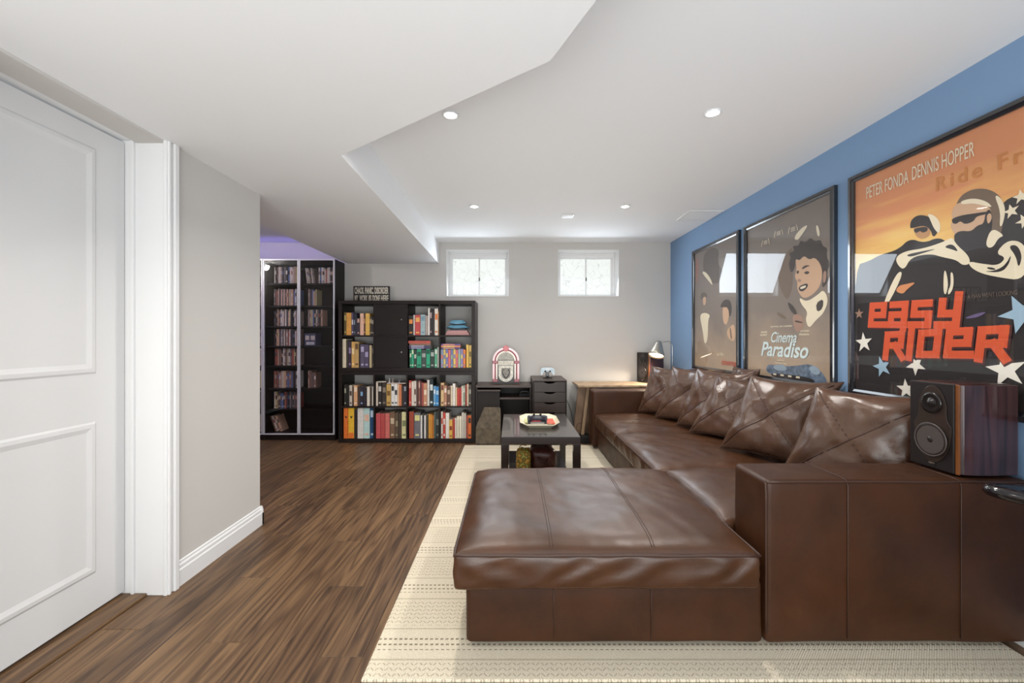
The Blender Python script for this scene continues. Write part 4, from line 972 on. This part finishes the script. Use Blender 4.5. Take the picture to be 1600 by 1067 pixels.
# wedge of woven fabric in front of the desk
mb = MB().add([(-.388, 4.455, .012), (-.118, 4.455, .012), (-.118, 4.455, .190), (-.388, 4.455, .190), (-.302, 4.535, .0), (-.118, 4.535, .0), (-.118, 4.54, .40), (-.302, 4.54, .40)], [(0, 1, 2, 3), (4, 7, 6, 5), (3, 2, 6, 7), (0, 3, 7, 4), (1, 5, 6, 2), (0, 4, 5, 1)])
t = NT('dark_woven_fabric'); vv = t.coord(); wv = t.n('TexWave', i_Scale=60.0, bands_direction='Z'); t.l(vv, wv.inputs[0]); wv2 = t.n('TexWave', i_Scale=45.0, bands_direction='X'); t.l(vv, wv2.inputs[0])
ff = t.math('MULTIPLY', wv.outputs[1], wv2.outputs[1]); f2 = t.math('ADD', t.math('MULTIPLY', ff, .5), t.math('MULTIPLY', t.noise(vv, 25, 4), .5))
t.l(t.ramp(f2, [(.2, '#3a332b'), (.65, '#80735f')]), t.p.inputs['Base Color']); t.set(Roughness=.9); t.bump(ff, .4)
bc = tag(bpy.data.objects.new('folding_ottoman', None), 'dark grey woven wedge-shaped footrest standing left of the coffee table', 'footrest'); COL.objects.link(bc)
mb.build('cushion', t.m, bc, .012, 3)
B('base', -.375, -.125, 4.462, 4.53, .0, .012, black_matt, bc)

# ---------------------------------------------------------------- coffee table and what stands on it
o = thing('coffee_table', 'black rectangular coffee table with lower shelf standing on the rug', 'table', (-.075, 2.925, .012)); TW, TD = .548, .878
tb = M('black_brown_laminate', '#231916', .27, coat=.4, spec=.7)
B('tabletop', 0, TW, 0, TD, .388, .438, tb, o, .003)
for x in (0, TW-.05):
    for y in (.0, TD-.05): B('leg', x, x+.05, y, y+.05, 0, .3875, tb, o, .002)
B('shelf', .0505, TW-.0505, .02, TD-.02, .10, .115, tb, o, .002)
TT = .4505
tray = thing('serving_tray', 'cream octagonal serving tray on the coffee table', 'tray', (.215, 3.42, TT))
oc = [(-.098, -.235), (.098, -.235), (.148, -.13), (.148, .13), (.098, .225), (-.098, .225), (-.148, .13), (-.148, -.13)]
cream = M('cream_tray', '#e6dcc0', .3, coat=.3)
n_ = 8; lv = [(.84, .0), (1.0, .026), (1.03, .028), (1.02, .024), (.86, .004)]
vs = [(x*s_, y*s_, z) for s_, z in lv for x, y in oc]
fs = [(i*8+k, i*8+(k+1) % 8, i*8+8+(k+1) % 8, i*8+8+k) for i in range(4) for k in range(8)]+[list(range(8)), [32+k for k in range(8)]]
MB().add(vs, fs).build('tray_body', cream, tray)
MB().tube([(x*1.02, y*1.02, .0275) for x, y in oc], .003, 6, True).build('rim', cream, tray)
mg = flat_book(.245, .335, 3.30, .20, TT+.012, .006, '#c9563c', 'red orange magazine on the right side of the tray', '#e8c0a0', 'papers in the tray')
mg2 = flat_book(.100, .175, 3.33, .18, TT+.012, .005, '#c4c48a', 'pale green leaflet on the left side of the tray', None, 'papers in the tray')
bx = thing('game_box', 'dark flat game box with red print under the black gamepad', 'box', (.122, 3.26, TT+.0185))
B('case', 0, .145, 0, .115, 0, .018, black_matt, bx, .002); B('print', .03, .10, .01, .05, .018, .0185, cmat('#9a3038'), bx); B('spine_label', .02, .125, -.0005, 0, .005, .013, cmat('#b0a8a0'), bx)
gp_ = gamepad('gamepad', 'dark grey gamepad lying on the game box in the tray', (.197, 3.335, TT+.0375), M('graphite_plastic', '#3b3e46', .3), black_matt)
st = thing('stylus_case', 'slim pale grey bar lying at the front of the tray', 'case', (.118, 3.225, TT+.0125)); B('body', 0, .15, 0, .016, 0, .012, M('warm_grey', '#a8a090', .5), st, .003); B('cap', .1505, .16, .002, .014, .001, .011, black_matt, st)
def blob(name, c, r, m, parent, seed, amp=.25):
    vs = []; fs = []; a, b = 20, 12
    for j in range(b+1):
        for i in range(a):
            th = PI*j/b; ph = 2*PI*i/a; d_ = Vector((math.sin(th)*math.cos(ph), math.sin(th)*math.sin(ph), math.cos(th)))
            k = (1+amp*.6*noise.noise(d_*2.2+Vector((seed, 0, 0))))/max((abs(d_.x)**5+abs(d_.y)**5+abs(d_.z)**5)**.2, .01)*.92
            p = Vector(c)+Vector((d_.x*r[0], d_.y*r[1], d_.z*r[2]))*k; p.z = max(p.z, c[2]-r[2]*.8); vs.append(p)
    for j in range(b):
        for i in range(a): fs.append((j*a+i, j*a+(i+1) % a, (j+1)*a+(i+1) % a, (j+1)*a+i))
    return MB().add(vs, fs, 0, True).build(name, m, parent)
t = NT('floral_yellow_fabric'); vv = t.coord(); vo = t.n('TexVoronoi', i_Scale=38.0); t.l(vv, vo.inputs['Vector'])
t.l(t.ramp(vo.outputs[0], [(.15, '#d8a838'), (.4, '#a87a30'), (.6, '#5c5a28'), (.8, '#b8b050')]), t.p.inputs['Base Color']); t.set(Roughness=.7)
SZ = .012+.115
o = thing('floral_pouch', 'yellow floral fabric pouch on the lower shelf of the coffee table', 'pouch', (.085, 3.16, SZ+.001)); blob('bag', (0, 0, .090), (.058, .07, .100), t.m, o, 3); MB().tube([(-.03, 0, .195), (-.01, -.02, .215), (.02, 0, .205)], .004, 6).build('drawstring', cmat('#6a5a20'), o)
o = thing('leather_bag', 'dark red brown leather bag on the lower shelf of the coffee table', 'bag', (.235, 3.24, SZ+.001)); lb_ = leather('oxblood_leather', '#4a2620', .35, .8); blob('bag', (0, 0, .088), (.105, .11, .100), lb_, o, 8, .3); MB().tube([(-.05, -.07, .14), (-.03, -.12, .10), (.02, -.125, .09), (.05, -.07, .15)], .006, 8).build('strap', lb_, o)
o = thing('storage_box', 'flat pale box under the bag edge on the coffee table shelf', 'box', (.15, 2.99, SZ+.0005)); B('base', 0, .17, 0, .11, 0, .03, cmat('#b8ac98'), o, .002); B('lid', -.002, .172, -.002, .112, .0305, .04, cmat('#cbbfa8'), o, .002)

# ---------------------------------------------------------------- side table, desk lamp, cables at the far end of the sofa
o = thing('wooden_side_table', 'pale wooden folding side table behind the far sofa arm', 'table', (.70, 4.515, 0))
B('tabletop', 0, 1.06, 0, .42, .605, .628, light_wood, o, .004)
def stick(a, b, w_, t_, nm): 
    a, b = Vector(a), Vector(b); dz = (b-a)/2; MB().obox((a+b)/2, (w_, 0, 0), (0, t_, 0), dz).build(nm, light_wood, o, .003)
stick((.125, .10, .60), (.055, .10, .012), .017, .013, 'leg'); stick((.17, .02, .60), (.17, .02, .004), .010, .012, 'leg')
stick((.98, .38, .60), (.98, .38, .004), .016, .014, 'leg'); stick((.98, .05, .60), (.98, .05, .004), .016, .014, 'leg')
pl_ = M('kraft_panel', '#8e735d', .6, var=.12, vs=8)
MB().add([(.03, .18, .60), (.20, .18, .60), (.20, .20, .075), (-.02, .20, .075), (.03, .196, .60), (.20, .196, .60), (.20, .216, .075), (-.02, .216, .075)], [(0, 1, 2, 3), (4, 7, 6, 5), (0, 4, 5, 1), (3, 2, 6, 7), (0, 3, 7, 4), (1, 5, 6, 2)]).build('side_panel', pl_, o, .002)
B('stretcher', .02, 1.0, .30, .32, .30, .33, light_wood, o)
o = thing('power_box', 'black box on the floor beside the far sofa arm', 'box', (.740, 4.545, .0)); B('body', 0, .12, 0, .10, 0, .085, black_matt, o, .004); B('foot', .01, .11, .01, .09, -.0, .002, black_matt, o); MB().lathe([(.008, 0), (.008, .006)], (.03, 0, .05), (0, -1, 0), 10).build('switch', black_gloss, o)
mb = MB().tube([(.60, 4.95, .45), (.64, 4.94, .40), (.68, 4.93, .30), (.70, 4.93, .20), (.72, 4.93, .10), (.74, 4.90, .02)], .003, 6)
tag(mb.build('power_cable', black_matt), 'thin dark cable hanging beside the drawer unit', 'cable')
mb = MB().tube([(.735+.035*math.cos(a), 4.628, .16+.045*math.sin(a)) for a in [k*.6 for k in range(18)]]+[(.78, 4.64, .10)], .0025, 6)
tag(mb.build('coiled_cable', M('brown_cable', '#5a4632', .5)), 'small coil of brown cable hanging beside the slanted table leg', 'cable')
o = thing('desk_lamp', 'lit silver desk lamp with arched arm on the far side table', 'lamp', (1.755, 4.66, .629))
MB().lathe([(.075, 0), (.075, .008), (.068, .014), (.012, .017), (.008, .03)], n=28).build('base', chrome, o)
pth = [(0, 0, .02), (0, 0, .22), (0, -.0, .36)]+[(-.05+.05*math.cos(a), 0, .40+.065*math.sin(a)) for a in [PI/2*k/6 for k in range(7)]]+[(-.09, 0, .458), (-.14, 0, .445)]
MB().tube(pth, .0045, 8).build('arm', chrome, o)
ax = Vector((.30, .34, 1)).normalized(); tp = Vector((-.150, 0, .448))
sh = MB().lathe([(.018, .015), (.030, .012), (.038, -.01), (.060, -.07), (.082, -.130), (.086, -.155), (.083, -.155), (.078, -.130), (.056, -.07), (.034, -.012)], tp, ax, 28).build('lamp_shade', M('satin_steel_shade', '#b5aea2', .35, .85), o)
bl = tp-ax*.118
MB().lathe([(.015, .05), (.05, .0), (.066, -.022), (.060, -.030), (0, -.036)], bl, ax, 20).build('bulb', M('warm_bulb', '#fff0d8', .3, emit=6), o)
light('desk_lamp_light', 'SPOT', Vector((1.755, 4.66, .629))+bl-ax*.045, 13, (1, .85, .66), rot=(-math.atan2(.10, 1), math.atan2(.50, 1), 0), spot_size=2.3, spot_blend=.5, shadow_soft_size=.04)

# ---------------------------------------------------------------- chair whose armrest shows at the right edge
o = thing('armchair', 'black chair with open loop armrest just in front of the sofa arm', 'chair', (1.62, .84, 0))
def loop(cx, sgn, tip):
    pts = []
    for k in range(28):
        a = 2*PI*k/28; px = math.cos(a)*.165; py = math.sin(a)*.050*(1.15-.45*math.cos(a))
        pts.append((cx+py, tip-.165+px, .655+.012*math.sin(a*2)))
    return MB().tube(pts, .013, 10, True)
def arm_loop(cx, tx, nm='armrest'):
    # flat handle-like loop, slightly squashed, its front tip turned towards the room
    pts = []; 
    for k in range(32):
        a = 2*PI*k/32; u = math.cos(a)*.15; v_ = math.sin(a)*.060*(1.2-.5*math.cos(a))
        pts.append((u, v_))
    ang = math.radians(tx); ca_, sa_ = math.cos(ang), math.sin(ang); tip = (0, 0)
    r_ = [(cx[0]+u*ca_-v_*sa_, cx[1]+u*sa_+v_*ca_, cx[2]) for u, v_ in pts]
    MB().tube([(x, y, z-.05*((x-r_[0][0])**2+(y-r_[0][1])**2)) for x, y, z in r_], .019, 12, True).build(nm, M('black_armrest', '#141113', .14, coat=.6), o)
arm_loop((.015, .415, .648), 140); arm_loop((.05, -.36, .648), 140)
MB().tube([(.10, .34, .638), (.10, .22, .52), (.06, .06, .42)], .014, 8).build('armrest_post', black_matt, o)
MB().tube([(.05, -.30, .638), (.08, -.24, .52), (.04, -.10, .42)], .014, 8).build('armrest_post', black_matt, o)
rbox('seat', (-.20, .22, -.26, .20, .41, .48), .03, .05, black_matt, o); rbox('backrest', (-.20, .22, -.34, -.28, .50, .98), .025, .05, black_matt, o)
MB().tube([(0, -.30, .52), (0, -.28, .40), (0, -.1, .40)], .015, 8).build('back_bracket', black_matt, o)
MB().lathe([(.03, .08), (.025, .25), (.018, .26), (.018, .41)], n=16).build('pedestal', chrome, o)
for k in range(5):
    a = 2*PI*k/5+.3; e = (math.cos(a)*.19, math.sin(a)*.19)
    l_ = MB().tube([(0, 0, .11), (e[0], e[1], .07)], [.022, .014], 8).build('leg', black_matt, o); MB().lathe([(.026, -.012), (.028, 0), (.026, .012)], (e[0], e[1], .0285), (-math.sin(a), math.cos(a), 0), 14).build('caster', black_matt, l_)
